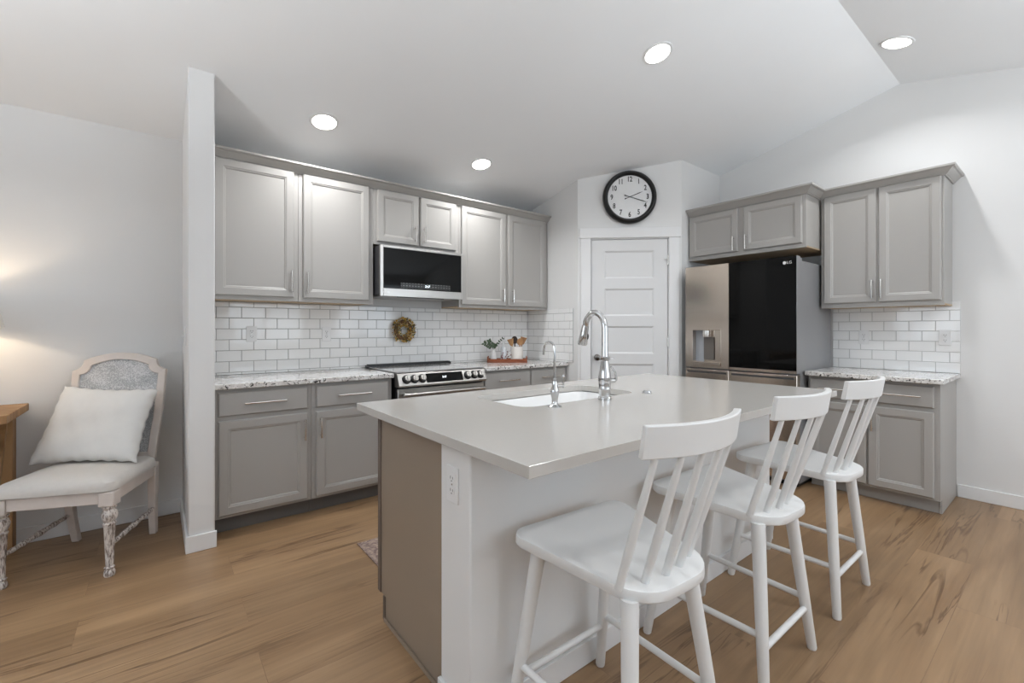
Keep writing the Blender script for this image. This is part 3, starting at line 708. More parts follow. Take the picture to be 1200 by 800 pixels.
# sink bowl
m = MB(); dz = IZ - IT
rings = []
for (g, z, r) in ((-.018, -.004, .09), (.002, -.004, .078), (.007, -.014, .075), (.026, -.13, .075), (.034, -.170, .08), (.07, -.186, .07)):
    rings.append([(x, y, dz + z) for x, y in rrect(SKX0 + g, SKX1 - g, SKY0 + g, SKY1 - g, r)])
m.loft(rings, False, True)
cut = MB()
sk = thing('kitchen_sink', 'white undermount sink set into the island worktop', 'sink', (1.31, -2.11, dz - .187))
m.xf(lambda p: p - Vector(sk.location)); o = obj('basin', m, M['sink'], sk)
md = o.modifiers.new('thick', 'SOLIDIFY'); md.thickness = .003; md.offset = -1
m = MB(); m.lathe([(.044, 0), (.044, .003), (.03, .004), (.028, .001)], (0, 0, .0015), 24); obj('drain', m, M['chrome'], sk)
# the basin needs room inside the cabinet: sink cabinet body is left as built, open under the worktop

# main faucet
t = thing('faucet', 'tall chrome gooseneck kitchen faucet standing on the island beside the sink', 'faucet', (1.354, -2.372, IZ))
m = MB(); m.lathe([(.031, 0), (.031, .012), (.027, .016), (.0265, .045), (.029, .050), (.027, .056), (.030, .085), (.029, .115), (.022, .155), (.0175, .185)], seg=24); obj('body', m, M['chrome'], t)
m = MB(); m.lathe([(.0175, .183), (.023, .187), (.0235, .200), (.0195, .204)], seg=24); m.tube([(.018, -.006, .193), (.040, -.014, .193)], [.004, .004], 8); obj('collar', m, M['chrome'], t)
sd = Vector((-.12, .993, 0)).normalized(); pts = [(0, 0, .20), (0, 0, .27), (0, 0, .335)]; R_ = .056
for i in range(1, 13):
    a = PI * i / 12 * 0.955; q = sd * (R_ - R_ * math.cos(a)); pts.append((q.x, q.y, .335 + R_ * 1.36 * math.sin(a)))
m = MB(); m.tube(pts, [.0165] + [.0145] * (len(pts) - 1), 14); sp = obj('spout', m, M['chrome'], t)
e = Vector(pts[-1]); dirn = (Vector(pts[-1]) - Vector(pts[-2])).normalized()
m = MB(); m.tube([e - dirn * .004, e + dirn * .012, e + dirn * .035, e + dirn * .085, e + dirn * .093], [.0165, .0175, .0185, .024, .021], 14); sh = obj('spray_head', m, M['chrome'], t)
bx_ = e + dirn * .05 + Vector((.012, -.014, 0)); m = MB(); m.sphere(bx_, .010, 10, (.7, .7, 1.6)); obj('spray_button', m, M['black'], sh)
m = MB(); m.tube([(.020, -.008, .085), (.045, -.018, .085)], [.017, .015], 12); m.tube([(.043, -.017, .083), (.056, -.022, .095), (.050, -.02, .125), (.030, -.012, .155)], [.009, .008, .006, .005], 10); obj('lever', m, M['chrome'], t)

# filtered-water tap
t = thing('water_filter_tap', 'small chrome drinking-water tap with thin hooked spout on the island', 'faucet', (1.033, -2.368, IZ))
m = MB(); m.lathe([(.030, 0), (.030, .004), (.016, .010), (.012, .018), (.014, .035), (.019, .060), (.0185, .075), (.012, .090), (.012, .118), (.008, .122)], seg=20); obj('body', m, M['chrome'], t)
pts = [(0, 0, .12), (0, 0, .18), (0, 0, .245)]
for i in range(1, 11):
    a = PI * i / 10 * 0.97; pts.append((-.12 * .03 * (1 - math.cos(a)), .03 * (1 - math.cos(a)), .245 + .032 * math.sin(a)))
q = pts[-1]; pts.append((q[0] - .001, q[1] + .003, q[2] - .028))
m = MB(); m.tube(pts, [.0052] * (len(pts) - 2) + [.006, .0055], 10); obj('spout', m, M['chrome'], t)
m = MB(); m.tube([(.010, -.006, .088), (.034, -.018, .088)], [.007, .0065], 8); m.tube([(.033, -.0175, .080), (.033, -.0175, .125)], [.0035, .004], 8); m.sphere((.033, -.0175, .130), .0075, 10); obj('lever', m, M['chrome'], t)
m = MB(); m.lathe([(.026, 0), (.026, .004), (.021, .006), (.020, .012), (.018, .014)], (1.690, -2.370, IZ), 20)
tag(obj('soap_hole_button', m, M['chrome']), 'low round chrome button on the island beyond the tall faucet', 'sink button')

# outlets and switch
def outlet(label, loc, rotz, scale=1.0):
    t = thing('wall_outlet', label, 'outlet', loc, rotz)
    m = MB(); m.box(-.0345, .0345, -.005, -.0003, -.057, .057); obj('cover_plate', m, M['plate'], t, bevel=.002)
    for z in (-.0195, .0195):
        m = MB(); m.lathe([(.0165, 0), (.0165, .0015)], seg=20); m.xf(lambda p: Vector((p.x, -.0051 - p.z, z + p.y * .85))); r = obj('receptacle', m, M['plate'], t)
        m = MB(); m.box(-.0075, -.0055, -.0071, -.0067, z - .002, z + .007); m.box(.0055, .0075, -.0071, -.0067, z - .002, z + .006); m.box(-.002, .002, -.0071, -.0067, z - .010, z - .006); obj('slots', m, M['slot'], r)
    m = MB(); m.lathe([(.003, 0), (.003, .001)], seg=8); m.xf(lambda p: Vector((p.x, -.0051 - p.z, p.y))); obj('screw', m, M['nickel'], t)
outlet('white outlet on the tile above the granite, the one closer to the partition wall', (0.240, -.0115, 1.195), 0)
outlet('white outlet on the tile above the granite, the one closer to the range', (0.764, -.0115, 1.190), 0)
outlet('white outlet on the small tile backsplash, the one closer to the refrigerator', (XR - .0115, -2.640, 1.163), -PI / 2)
outlet('white outlet on the small tile backsplash, near its outer end', (XR - .0115, -3.132, 1.165), -PI / 2)
outlet('white double outlet on the end of the island knee wall', (PX0, -2.532, 0.738), -PI / 2)
t = thing('light_switch', 'white toggle light switch on the side of the partition wall', 'light switch', (SX0, -0.437, 1.187), -PI / 2)
m = MB(); m.box(-.035, .035, -.006, -.0003, -.058, .058); obj('cover_plate', m, M['plate'], t, bevel=.002)
m = MB(); m.box(-.004, .004, -.020, -.0062, -.004, .010); obj('toggle', m, M['plate'], t, bevel=.001)

# ------------------------------------------------------------------ ceiling lights
def can(label, p, slope):
    # aligned with the slope: tilt about x
    t = thing('recessed_ceiling_light', label, 'ceiling light', p, 0, 'recessed ceiling lights')
    t.rotation_euler = (slope, 0, 0)
    m = MB(); m.lathe([(.094, -.0005), (.092, -.006), (.078, -.008), (.076, -.002), (.076, -.0005)], seg=40, cap=False); obj('trim_ring', m, M['trim'], t)
    m = MB(); m.lathe([(.0755, -.0012), (.0755, -.0046), (.06, -.0058)], seg=40); obj('lens', m, M['can_glow'], t)
    Ld = bpy.data.lights.new('can_lamp', 'AREA'); Ld.shape = 'DISK'; Ld.size = .13; Ld.energy = CAN_POWER; Ld.color = WARM; Ld.spread = math.radians(140)
    lo = bpy.data.objects.new('can_lamp', Ld); COL.objects.link(lo); lo.location = (p[0], p[1], p[2] - .012)
    return t
s1 = -math.atan(SL); s2 = math.atan(0.25)
can('recessed ceiling light over the grey cabinet beside the partition wall', (0.588, -0.581, ceil_z(-.581)), s1)
can('recessed ceiling light over the microwave end of the cabinet run', (1.869, -0.590, ceil_z(-.590)), s1)
can('recessed ceiling light in front of the wall clock, above the island', (2.205, -2.086, ceil_z(-2.086)), s1)
can('recessed ceiling light on the far slope just past the ceiling ridge', (3.575, -3.0, ceil_z(-3.0)), s2)
# bare unseen lamps added behind the camera for more light, no fittings modelled
for p in ((0.6, -4.6), (2.6, -4.6)):
    Ld = bpy.data.lights.new('can_lamp', 'AREA'); Ld.shape = 'DISK'; Ld.size = .13; Ld.energy = CAN_POWER; Ld.color = WARM
    lo = bpy.data.objects.new('can_lamp', Ld); COL.objects.link(lo); lo.location = (p[0], p[1], ceil_z(p[1]) - .012)

# ------------------------------------------------------------------ wall clock (on the pantry door wall)
CU, CZ, CR = 0.487, 2.484, 0.252
base = diag(CU, 0, CZ)
t = thing('wall_clock', 'round black-rimmed wall clock above the pantry door', 'clock', base)
def ck(x, y, w): return diag(CU + x, w, CZ + y) - base
def ckm(m): return m.xf(lambda p: ck(p.x, p.y, p.z))
m = MB(); m.lathe([(CR * .93, .0012), (CR * .985, .006), (CR, .018), (CR, .034), (CR * .985, .048), (CR * .955, .060), (CR * .92, .066), (CR * .88, .064), (CR * .845, .054), (CR * .815, .042), (CR * .81, .0012)], seg=72, cap=False); obj('frame', ckm(m), M['clock_black'], t)
m = MB(); m.lathe([(CR * .83, .004), (CR * .83, .036)], seg=64); obj('dial', ckm(m), M['clock_face'], t)
for h in range(1, 13):
    a = h * PI / 6; r = CR * .665; m = MB()
    text_mesh(m, str(h), .068, lambda p: ck(r * math.sin(a) + p.x * .74, r * math.cos(a) + p.y, .0370 + p.z), bold=.0016)
    obj('numeral', m, M['ink'], t, smooth=False)
def hand(a, L, tail, w):
    m = MB(); m._add([], [])
    d = Vector((math.sin(a), math.cos(a))); n = Vector((d.y, -d.x))
    poly = [d * -tail + n * w * 1.6, d * -tail - n * w * 1.6, d * -tail * .5 - n * w * .6, d * L * .75 - n * w, d * L, d * L * .75 + n * w, d * -tail * .5 + n * w * .6]
    m.prism([(p.x, p.y) for p in poly], 0, .0012); return m
m = hand(math.radians(68), CR * .52, CR * .20, .0035); m.xf(lambda p: Vector((p.x, p.y, p.z + .040))); obj('hour_hand', ckm(m), M['ink'], t)
m = hand(math.radians(108), CR * .70, CR * .21, .0035); m.xf(lambda p: Vector((p.x, p.y, p.z + .042))); obj('minute_hand', ckm(m), M['ink'], t)

# ------------------------------------------------------------------ wreath
t = thing('wreath', 'small round wreath of gold and olive dried leaves on the tile above the range', 'wreath', (1.414, -.036, 1.222))
m = MB(); seg = 28
rings = []
for k in range(seg):
    a = 2 * PI * k / seg; rings.append([((.072 + .018 * math.cos(b)) * math.cos(a), .018 * math.sin(b), (.072 + .018 * math.cos(b)) * math.sin(a)) for b in [2 * PI * j / 8 for j in range(8)]])
rings.append(rings[0]); m.loft(rings, False, False); obj('ring', m, M['wreath_brown'], t)
def leaf(m, p, d, L, w, up):
    d = Vector(d).normalized(); s = d.cross(Vector(up)).normalized(); u = s.cross(d); p = Vector(p); th = .0006
    c = [p, p + d * L * .35 + s * w, p + d * L * .75 + s * w * .7, p + d * L, p + d * L * .75 - s * w * .7, p + d * L * .35 - s * w]
    m.loft([[q - u * th for q in c], [q + u * th for q in c]])
for nm, mat, cnt, L, w in (('gold_leaves', 'wreath_gold', 150, .026, .008), ('olive_leaves', 'wreath_green', 85, .030, .007), ('brown_twigs', 'wreath_brown', 75, .040, .0022), ('cream_flowers', 'wreath_cream', 120, .016, .008)):
    m = MB()
    for i in range(cnt):
        a = random.uniform(0, 2 * PI); b = random.uniform(0, 1.05 * PI) + PI
        rr = .026 if 'cream' in nm or 'gold' in nm else .022
        p = ((.072 + rr * math.cos(b)) * math.cos(a), rr * math.sin(b), (.072 + rr * math.cos(b)) * math.sin(a))
        rad = Vector((math.cos(a), 0, math.sin(a))); tan = Vector((-math.sin(a), 0, math.cos(a)))
        d = rad * math.cos(b) * .8 + Vector((0, -.6, 0)) * random.uniform(.2, 1) + tan * random.uniform(-1, 1)
        leaf(m, p, d, L * random.uniform(.6, 1.1), w, rad + Vector((0.1, .3, 0)))
    obj(nm, m, M[mat], t, kind='stuff')

# ------------------------------------------------------------------ tray and things on it
TC = Vector((2.415, -.245, CT)); TA = -.668
tx, ty = Vector((math.cos(TA), math.sin(TA), 0)), Vector((-math.sin(TA), math.cos(TA), 0))
def tp(x, y, z=0): return TC + tx * x + ty * y + Vector((0, 0, z))
t = thing('serving_tray', 'small red-brown wooden tray on the granite in the corner', 'tray', TC, TA)
HL, HD = .195, .076
m = MB(); m.box(-HL, HL, -HD, HD, .001, .010); obj('base', m, M['tray_wood'], t)
m = MB(); m.box(-HL, HL, -HD, -HD + .010, .0102, .036); m.box(-HL, HL, HD - .010, HD, .0102, .036); obj('side_rail', m, M['tray_wood'], t, bevel=.002)
for s in (-1, 1):
    m = MB(); m.prism([(-HD, .0102), (HD, .0102), (HD, .052), (HD - .015, .060), (.03, .038), (-.03, .038), (-HD + .015, .060), (-HD, .052)], s * HL - (s > 0) * .010, s * HL + (s < 0) * .010)
    m.xf(lambda p: Vector((p.z, p.x, p.y))); obj('end_handle', m, M['tray_wood'], t, bevel=.002)
t = thing('bud_vase', 'white bottle vase with green eucalyptus sprigs on the tray', 'vase', tp(-.135, -.005, .0105), TA)
m = MB(); m.lathe([(.024, 0), (.030, .006), (.033, .035), (.030, .065), (.018, .095), (.013, .108), (.014, .116), (.010, .117)], seg=24); obj('vessel', m, M['ceramic'], t)
random.seed(3)
for k, (dx, dz) in enumerate(((-.090, .062), (.088, .112), (.012, .050), (-.040, .085))):
    m = MB(); lm = MB(); p0 = Vector((0, 0, .112)); pts = [p0 + Vector((dx * (i / 6) ** 1.2, -.012 * i / 6, dz * (i / 6) ** .9)) for i in range(7)]
    m.tube(pts, .0014, 6); sg = obj('sprig', m, M['stem'], t)
    for i in range(2, 7):
        for s in (-1, 1):
            d = (pts[i] - pts[i - 1]).normalized(); sd_ = Vector((d.z, random.uniform(-.7, .4), -d.x)) * s
            leaf(lm, pts[i] + Vector((0, random.uniform(-.006, .006), 0)), d * random.uniform(.2, .9) + sd_ * random.uniform(.6, 1), random.uniform(.022, .036) * (.7 if k == 1 else 1), .0115 * (.65 if k == 1 else 1), (random.uniform(-.3, .3), -1, random.uniform(0, .5)))
    obj('leaves', lm, M['leaf'], sg)
t = thing('soap_bottle', 'slim patterned glass bottle with white pump top on the tray', 'bottle', tp(-.035, .015, .0105), TA)
m = MB(); m.lathe([(.028, 0), (.031, .004), (.031, .120), (.026, .138), (.013, .148)], seg=24); obj('vessel', m, M['frosted'], t)
m = MB(); m.lathe([(.014, .148), (.014, .168), (.006, .170), (.006, .196), (.011, .198), (.011, .208)], seg=16); m.tube([(0, 0, .203), (.03, -.006, .203)], .0045, 8); obj('pump', m, M['plate'], t)
t = thing('berry_sprig', 'sprig of dark red berries lying on the tray before the crock', 'berry sprig', tp(-.045, -.030, .0115), TA)
m = MB(); bm_ = MB()
for (dx, dz) in ((.055, .085), (.0, .075), (.075, .055), (-.012, .045)):
    pts = [Vector((dx * i / 4, -.004 * i, .004 + dz * (i / 4) ** 1.2)) for i in range(5)]; m.tube(pts, .0018, 6)
    for i in (2, 3, 4): bm_.sphere(pts[i] + Vector((random.uniform(-.008, .008), -.004, .004)), .0058, 8)
obj('stems', m, M['stem'], t); obj('berries', bm_, M['berry'], t)
t = thing('utensil_crock', 'cream stoneware crock at the end of the tray', 'crock', tp(.095, .002, .0105), TA)
m = MB(); m.lathe([(.056, 0), (.060, .004), (.060, .142), (.057, .145), (.054, .142), (.054, .012), (.01, .010)], seg=36); obj('vessel', m, M['crock'], t)
def utensil(name, label, dx, dy, lx, ly, L, mat, kind):
    o = tp(.095 + dx, dy, .0245); t = thing(name, label, 'utensil', o, TA, 'kitchen utensils in the crock')
    top = Vector((lx, ly, L)); d = top.normalized()
    m = MB(); m.tube([(0, 0, 0), tuple(top * .72)], [.0055, .006], 8); obj('handle', m, mat, t)
    m = MB(); side = Vector((1, 0, 0)); side = (side - d * side.dot(d)).normalized(); nrm = d.cross(side)
    n = 12; rings = []
    for i in range(n):
        s = i / (n - 1); w = {'spoon': .027 * math.sin(PI * (0.08 + .88 * s)) ** .6, 'spatula': .012 + .020 * s ** .7, 'ladle': .032 * math.sin(PI * (0.05 + .93 * s)) ** .5}[kind]
        c = top * (.68 + .32 * s); dish = .006 * math.sin(PI * s) if kind != 'spatula' else 0
        rings.append([c + side * w * math.cos(a) + nrm * (.0045 * math.sin(a) + dish) for a in [2 * PI * j / 12 for j in range(12)]])
    m.loft(rings); obj('head', m, mat, t)
utensil('wooden_spatula', 'flat pale wooden spatula leaning out of the crock over the berries', -.012, .0, -.054, .0, .205, M['spoon_wood'], 'spatula')
utensil('dark_spoon', 'dark brown wooden spoon upright in the crock', -.012, .014, -.012, .006, .232, M['spoon_dark'], 'ladle')
utensil('wooden_spoon', 'broad light wooden spoon in the crock beside the dark spoon', .014, -.012, .022, -.008, .212, M['spoon_wood'], 'ladle')
utensil('wooden_turner', 'square-ended wooden turner leaning toward the pantry wall', .014, .010, .056, .006, .222, M['spoon_wood'], 'spatula')

# ------------------------------------------------------------------ rug by the sink
m = MB(); m.box(0.594, 1.95, -1.80, -1.20, 0.0008, .007)
tag(obj('kitchen_rug', m, M['rug'], bevel=.002), 'faded red-brown patterned kitchen rug peeking out behind the island', 'rug')

# ------------------------------------------------------------------ counter stools (local: +y towards the island)
def seat_outline(n=8):
    hwf, hwb, yf, yb = .233, .170, .200, -.248
    def corner(cx, cy, r, a0): return [(cx + r * math.cos(a0 + PI / 2 * i / n), cy + r * math.sin(a0 + PI / 2 * i / n)) for i in range(n + 1)]
    rf, rb = .050, .120
    return corner(hwf - rf, yf - rf, rf, 0) + corner(-hwf + rf, yf - rf, rf, PI / 2) + corner(-hwb + rb, yb + rb, rb, PI) + corner(hwb - rb, yb + rb, rb, 1.5 * PI)
def seat_z(y): return .602 + (y + .03) * .055
def make_stool(label, loc):
    t = thing('counter_stool', label, 'stool', loc, 0, 'white counter stools along the island')
    turn = Matrix.Rotation(math.radians(-3.5), 3, 'Z')           # the seat and back sit a touch askew on the legs
    tw = lambda p: turn @ p
    o = seat_outline(); c = Vector((0, -.03, 0)); rings = []
    for sc, dz in ((.93, -.033), (.985, -.031), (1, -.026), (1, -.006), (.994, -.001), (.975, 0), (.85, -.002), (.5, -.005), (.12, -.006)):
        rings.append([((x - c.x) * sc + c.x, (y - c.y) * sc + c.y, seat_z((y - c.y) * sc + c.y) + dz) for x, y in o])
    m = MB().loft(rings).xf(tw); obj('seat', m, M['stool'], t)
    FX, FYF, FYB = .210, .225, -.225; TX, TYF, TYB = .160, .140, -.180; TXB = .128
    def legp(sx, sy, z):
        zt = .592; k = z / zt; yb_ = FYF if sy > 0 else FYB; yt = TYF if sy > 0 else TYB; tx_ = TX if sy > 0 else TXB
        return Vector((sx * (FX + (tx_ - FX) * k) - (.024 * k if sy < 0 else 0), yb_ + (yt - yb_) * k, z))
    for sx in (-1, 1):
        for sy in (-1, 1):
            zt = seat_z(TYF if sy > 0 else TYB) - .028
            m = MB(); m.tube([legp(sx, sy, 0), legp(sx, sy, .006), legp(sx, sy, .25), legp(sx, sy, zt)], [.0145, .0165, .020, .0225], 16); obj('leg', m, M['stool'], t)
    for sy, z in ((-1, .165), (1, .165)):
        m = MB(); m.tube([legp(-1, sy, z), legp(1, sy, z)], [.011, .011], 12); obj('stretcher', m, M['stool'], t)
    for sx in (-1, 1):
        m = MB(); m.tube([legp(sx, -1, .205), legp(sx, 1, .205)], [.011, .011], 12); obj('stretcher', m, M['stool'], t)
    # curved top rail
    HWR, XC = .197, .016
    def rail_y(x): return -.312 + .052 * ((x - XC) / HWR) ** 2
    rings = []
    for i in range(25):
        x = XC - HWR + 2 * HWR * i / 24; y = rail_y(x); sl = 2 * .052 * (x - XC) / HWR ** 2; nrm = Vector((-sl, 1, 0)).normalized(); p = Vector((x, y, 0))
        rings.append([p + nrm * .011 + Vector((0, 0.008, .930)), p - nrm * .011 + Vector((0, 0.008, .930)), p - nrm * .010 + Vector((0, -.006, 1.010)), p + nrm * .010 + Vector((0, -.006, 1.010))])
    m = MB().loft(rings).xf(tw); obj('top_rail', m, M['stool'], t, bevel=.003, seg=2)
    for i in range(5):
        k = (i - 2) / 2
        b = Vector((k * (.132 if k > 0 else .148) - .012, -.196 + .026 * k * k, 0)); b.z = seat_z(b.y) - .008
        xt = k * (.158 if k > 0 else .134) - .012; tp_ = Vector((xt, rail_y(xt) + .006, .938))
        m = MB(); m.tube([b, b + (tp_ - b) * .35, tp_], [.0105, .0112, .0078], 12).xf(tw); obj('spindle', m, M['stool'], t)
    return t
SY_ = -2.897
st = make_stool('white spindle-back counter stool closest to the island outlet', (0.762, SY_, 0))
for x, lab in ((1.468, 'white spindle-back counter stool in the middle of the row of three'), (2.172, 'white spindle-back counter stool at the refrigerator end of the island')):
    c = copy_tree(st); c.location = (x, SY_, 0); c['label'] = lab

# ------------------------------------------------------------------ dining chair (local: +y backwards)
CA = math.radians(-23)
CL = Vector((-0.598, -0.466, 0))
t = thing('dining_chair', 'distressed white French dining chair with cane back and oatmeal seat', 'chair', CL, CA)
# carved front legs
for sx in (-1, 1):
    m = MB(); prof = [(.020, 0), (.024, .010), (.022, .024), (.017, .034), (.022, .044), (.0155, .050), (.0165, .08), (.0235, .25), (.027, .262), (.022, .272), (.029, .285), (.033, .305), (.028, .328), (.022, .334), (.030, .344), (.026, .352)]
    m.lathe(prof, (sx * .215, -.227, 0), 20); s0 = len(m.v)
    # fluting: pull alternate columns of the shaft in
    seg = 20
    for r in range(6, 8):
        for k in range(0, seg, 2):
            i = r * seg + k; x, y, z = m.v[i]; m.v[i] = (sx * .215 + (x - sx * .215) * .86, -.227 + (y + .227) * .86, z)
    obj('front_leg', m, M['distressed'], t)
    m = MB(); m.box(sx * .215 - .033, sx * .215 + .033, -.260, -.194, .3525, .425); obj('corner_block', m, M['distressed_pale'], t, bevel=.005)
    m = MB()
    pts = [Vector((sx * .190, .268, 0)), Vector((sx * .198, .240, .14)), Vector((sx * .205, .226, .30)), Vector((sx * .207, .222, .44))]
    rings = []
    for p, w in zip(pts, (.017, .019, .021, .022)): rings.append([p + Vector((a * w, b * w, 0)) for a, b in ((-1, -1), (1, -1), (1, 1), (-1, 1))])
    m.loft(rings); obj('back_leg', m, M['distressed_pale'], t, bevel=.004)
    m = MB(); a, b = Vector((sx * .213, -.205, .150)), Vector((sx * .206, .225, .165)); n = 13
    m.tube([a + (b - a) * i / (n - 1) for i in range(n)], [.008, .012, .010, .014, .011, .012, .016, .012, .011, .014, .010, .012, .008], 10); obj('side_stretcher', m, M['distressed'], t)
# seat frame
m = MB()
m.box(-.1815, .1815, -.250, -.222, .366, .425); m.box(-.18, .18, .205, .232, .366, .425)
for sx in (-1, 1):
    m.loft([[(sx * .236, -.1935, .366), (sx * .206, -.1935, .366), (sx * .206, -.1935, .425), (sx * .236, -.1935, .425)], [(sx * .222, .20, .366), (sx * .192, .20, .366), (sx * .192, .20, .425), (sx * .222, .20, .425)]])
obj('seat_frame', m, M['distressed_pale'], t, bevel=.003)
# cushion
o = [(x, y) for x, y in rrect(-.255, .255, -.266, .225, .06, 6)]
rings = []
for sc, z in ((.94, .426), (.995, .430), (1.0, .448), (.975, .470), (.90, .486), (.7, .497), (.4, .502), (.1, .503)):
    rings.append([(x * sc * (1 - .06 * (y + .266) / .49), (y + .02) * sc - .02, z) for x, y in o])
obj('seat_cushion', MB().loft(rings), M['cushion'], t, label='oatmeal linen seat pad')
# back frame: outline with notched shoulders, around a cane panel
def back_out(s=0.0):
    w0, w1, zs, zc, zt = .212 - s, .236 - s, .985 - s * .6, 1.045 - s * .8, 1.088 - s
    pts = [(w0, .46 + s), (w1 - .004, .75), (w1, zs - .02), (w1, zs)]
    for i in range(1, 7):
        a = PI / 2 * i / 6; pts.append((w1 - .052 * math.sin(a), zs + (zc - zs) * (1 - math.cos(a))))
    for i in range(1, 8):
        x = (w1 - .052) * (1 - i / 7); pts.append((x, zc + (zt - zc) * (1 - (x / (w1 - .052)) ** 2)))
    return pts + [(-x, z) for x, z in reversed(pts[:-1])]
A = math.tan(math.radians(9))
def lean(p): return Vector((p.x, p.y + .222 + (p.z - .44) * A, p.z))
out, inn = back_out(0), back_out(.040)
m = MB()
for ya in (0,):
    rings = [[(x, y, z) for x, z in o_] for o_, y in ((inn, .030), (out, .030), (out, .002), (out, -.002), (inn, -.006))]
    rings = [inn, out, out, inn]; ys = [.026, .026, 0, -.004]
    rr = [[(x, y, z) for x, z in r] for r, y in zip(rings, ys)]; rr.append(rr[0]); m.loft(rr, False, False)
m.xf(lean); obj('back_frame', m, M['distressed_pale'], t, smooth=False, bevel=.004)
m = MB(); m.loft([[(x, .008, z) for x, z in back_out(.037)], [(x, .016, z) for x, z in back_out(.037)]]); m.xf(lean); obj('cane_panel', m, M['cane'], t, smooth=False, label='grey woven cane panel')

# pillow: a quilted quad with pulled corners
def rayp(px, py, fw):
    r = (px - 600) / 527.757; u = -(py - 385.853) / 527.757; s, c = math.sin(TH), math.cos(TH)
    return Vector((-.3041 + fw * (s + r * c), -3.7676 + fw * (c - r * s), 1.2279 + fw * u))
BL, BR, TR, TL = Vector((-.844, -.268, .502)), Vector((-.392, -.562, .504)), Vector((-.298, -.376, .874)), Vector((-.716, -.142, .902))
m = MB(); n = 44; nr = (BR - BL).cross(TL - BL).normalized()
for side in (1, -1):
    vs = []; fs = []
    for j in range(n + 1):
        for i in range(n + 1):
            u, v = i / n, j / n
            pin = 0.035
            uu = u + pin * math.sin(PI * v) * (0.5 - u) * 2 * (1 if abs(u - .5) > .2 else .5); vv = v + pin * math.sin(PI * u) * (0.5 - v) * 2
            p = BL * (1 - uu) * (1 - vv) + BR * uu * (1 - vv) + TR * uu * vv + TL * (1 - uu) * vv
            e = (1 - (2 * u - 1) ** 4) * (1 - (2 * v - 1) ** 4); th = .062 * math.sqrt(max(e, 0)) + .003
            th += (.003 * math.sin(9 * u + 3 * v) + .0025 * math.sin(17 * v - 6 * u) + .002 * math.sin(23 * u + 11 * v)) * e
            rim = 1 - min(1, 12 * min(u, v, 1 - u, 1 - v)); p = p + (TL - BL).normalized() * rim * .0035 * math.sin(46 * u + 3) + (BR - BL).normalized() * rim * .0035 * math.sin(41 * v + 1)
            vs.append(p + nr * th * side)
    for j in range(n):
        for i in range(n): a = j * (n + 1) + i; fs.append((a, a + 1, a + n + 2, a + n + 1))
    m._add(vs, fs)
bd = [i for i in range(n)] + [n + j * (n + 1) for j in range(n)] + [n * (n + 1) + n - i for i in range(n)] + [(n - j) * (n + 1) for j in range(n)]
N2 = (n + 1) ** 2
m.f += [[bd[k], bd[(k + 1) % len(bd)], bd[(k + 1) % len(bd)] + N2, bd[k] + N2] for k in range(len(bd))]; m.mi += [0] * len(bd)
tag(obj('throw_pillow', m, M['pillow']), 'square white cotton throw pillow propped on the dining chair', 'pillow')

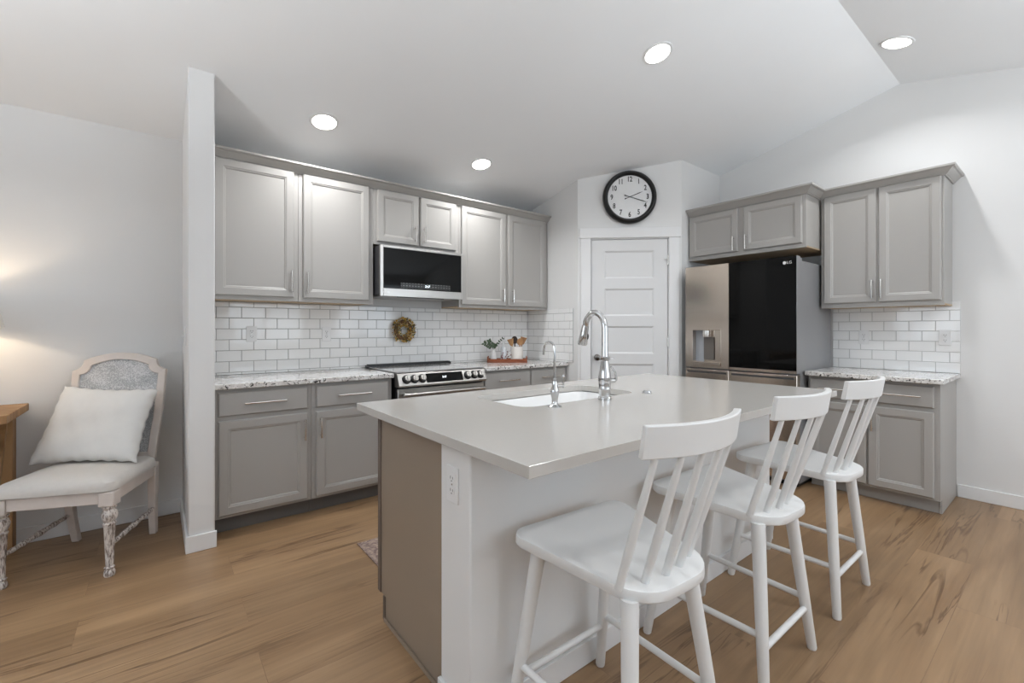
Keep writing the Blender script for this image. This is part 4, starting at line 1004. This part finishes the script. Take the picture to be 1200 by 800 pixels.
# ------------------------------------------------------------------ console table and lamp (cut by the frame)
TZ = 0.807
t = thing('console_table', 'rustic pine console table partly hidden behind the dining chair', 'table', (-1.55, -.28, 0))
L2 = Vector(t.location)
def rel2(m): return m.xf(lambda p: p - L2)
m = MB(); m.box(-2.25, -.878, -.515, -.030, TZ - .042, TZ); obj('tabletop', rel2(m), M['table_wood'], t, bevel=.004)
for x in (-.965, -2.15):
    for y in (-.445, -.085):
        m = MB(); m.box(x - .04, x + .04, y - .04, y + .04, .001, TZ - .0425); obj('leg', rel2(m), M['table_wood'], t, bevel=.003)
    m = MB(); m.loft([[(x - .02, -.404, .14), (x + .02, -.404, .14), (x + .02, -.404, .20), (x - .02, -.404, .20)], [(x - .02, -.126, .68), (x + .02, -.126, .68), (x + .02, -.126, .74), (x - .02, -.126, .74)]]); obj('brace', rel2(m), M['table_wood'], t, bevel=.002)
m = MB(); m.box(-2.11, -1.006, -.42, -.39, .66, .764); obj('apron', rel2(m), M['table_wood'], t)
LP = Vector((-1.102, -.245, TZ))
t = thing('table_lamp', 'table lamp on the console, only the rim of its pale shade in view', 'lamp', LP)
m = MB(); m.lathe([(.07, .001), (.07, .014), (.03, .03), (.055, .10), (.075, .17), (.05, .26), (.018, .33), (.010, .36), (.010, .44)], seg=28); obj('base', m, M['ceramic'], t)
m = MB(); s_ = [(.165, .432), (.168, .432), (.128, .610), (.125, .610)]
m.lathe(s_ + [s_[0]], seg=48, cap=False); obj('lamp_shade', m, M['lamp_shade'], t)
m = MB(); m.sphere((0, 0, .475), .028, 12, (1, 1, 1.2)); obj('bulb', m, M['bulb'], t)
Lb = bpy.data.lights.new('lamp_glow', 'POINT'); Lb.energy = 14 * LW['lamp']; Lb.color = (1.0, 0.80, 0.58); Lb.shadow_soft_size = .02
lo = bpy.data.objects.new('lamp_glow', Lb); COL.objects.link(lo); lo.location = LP + Vector((0, 0, .520))

# ------------------------------------------------------------------ made-up ceiling uplights, added out of view behind the camera
for i, (x, y, p) in enumerate(ADDED_UPLIGHTS):
    t = thing('added_uplight', ('added torchiere uplight, out of view by the west windows', 'added torchiere uplight, out of view by the south windows')[i], 'lamp', (x, y, 0))
    m = MB(); m.lathe([(.15, .001), (.15, .018), (.03, .035), (.013, .05), (.013, 1.60), (.03, 1.62)], seg=24); obj('stand', m, M['dark_grey'], t)
    m = MB(); m.lathe([(.03, 1.621), (.13, 1.68), (.19, 1.76), (.188, 1.762), (.127, 1.686), (.02, 1.628)], seg=32); obj('lamp_shade', m, M['dark_grey'], t)
    Ld = bpy.data.lights.new('added_uplight_glow', 'AREA'); Ld.shape = 'DISK'; Ld.size = .2; Ld.energy = p; Ld.color = (0.90, 0.955, 1.0)
    lo = bpy.data.objects.new('added_uplight_glow', Ld); COL.objects.link(lo); lo.location = (x, y, 1.72); lo.rotation_euler = (PI, 0, 0)
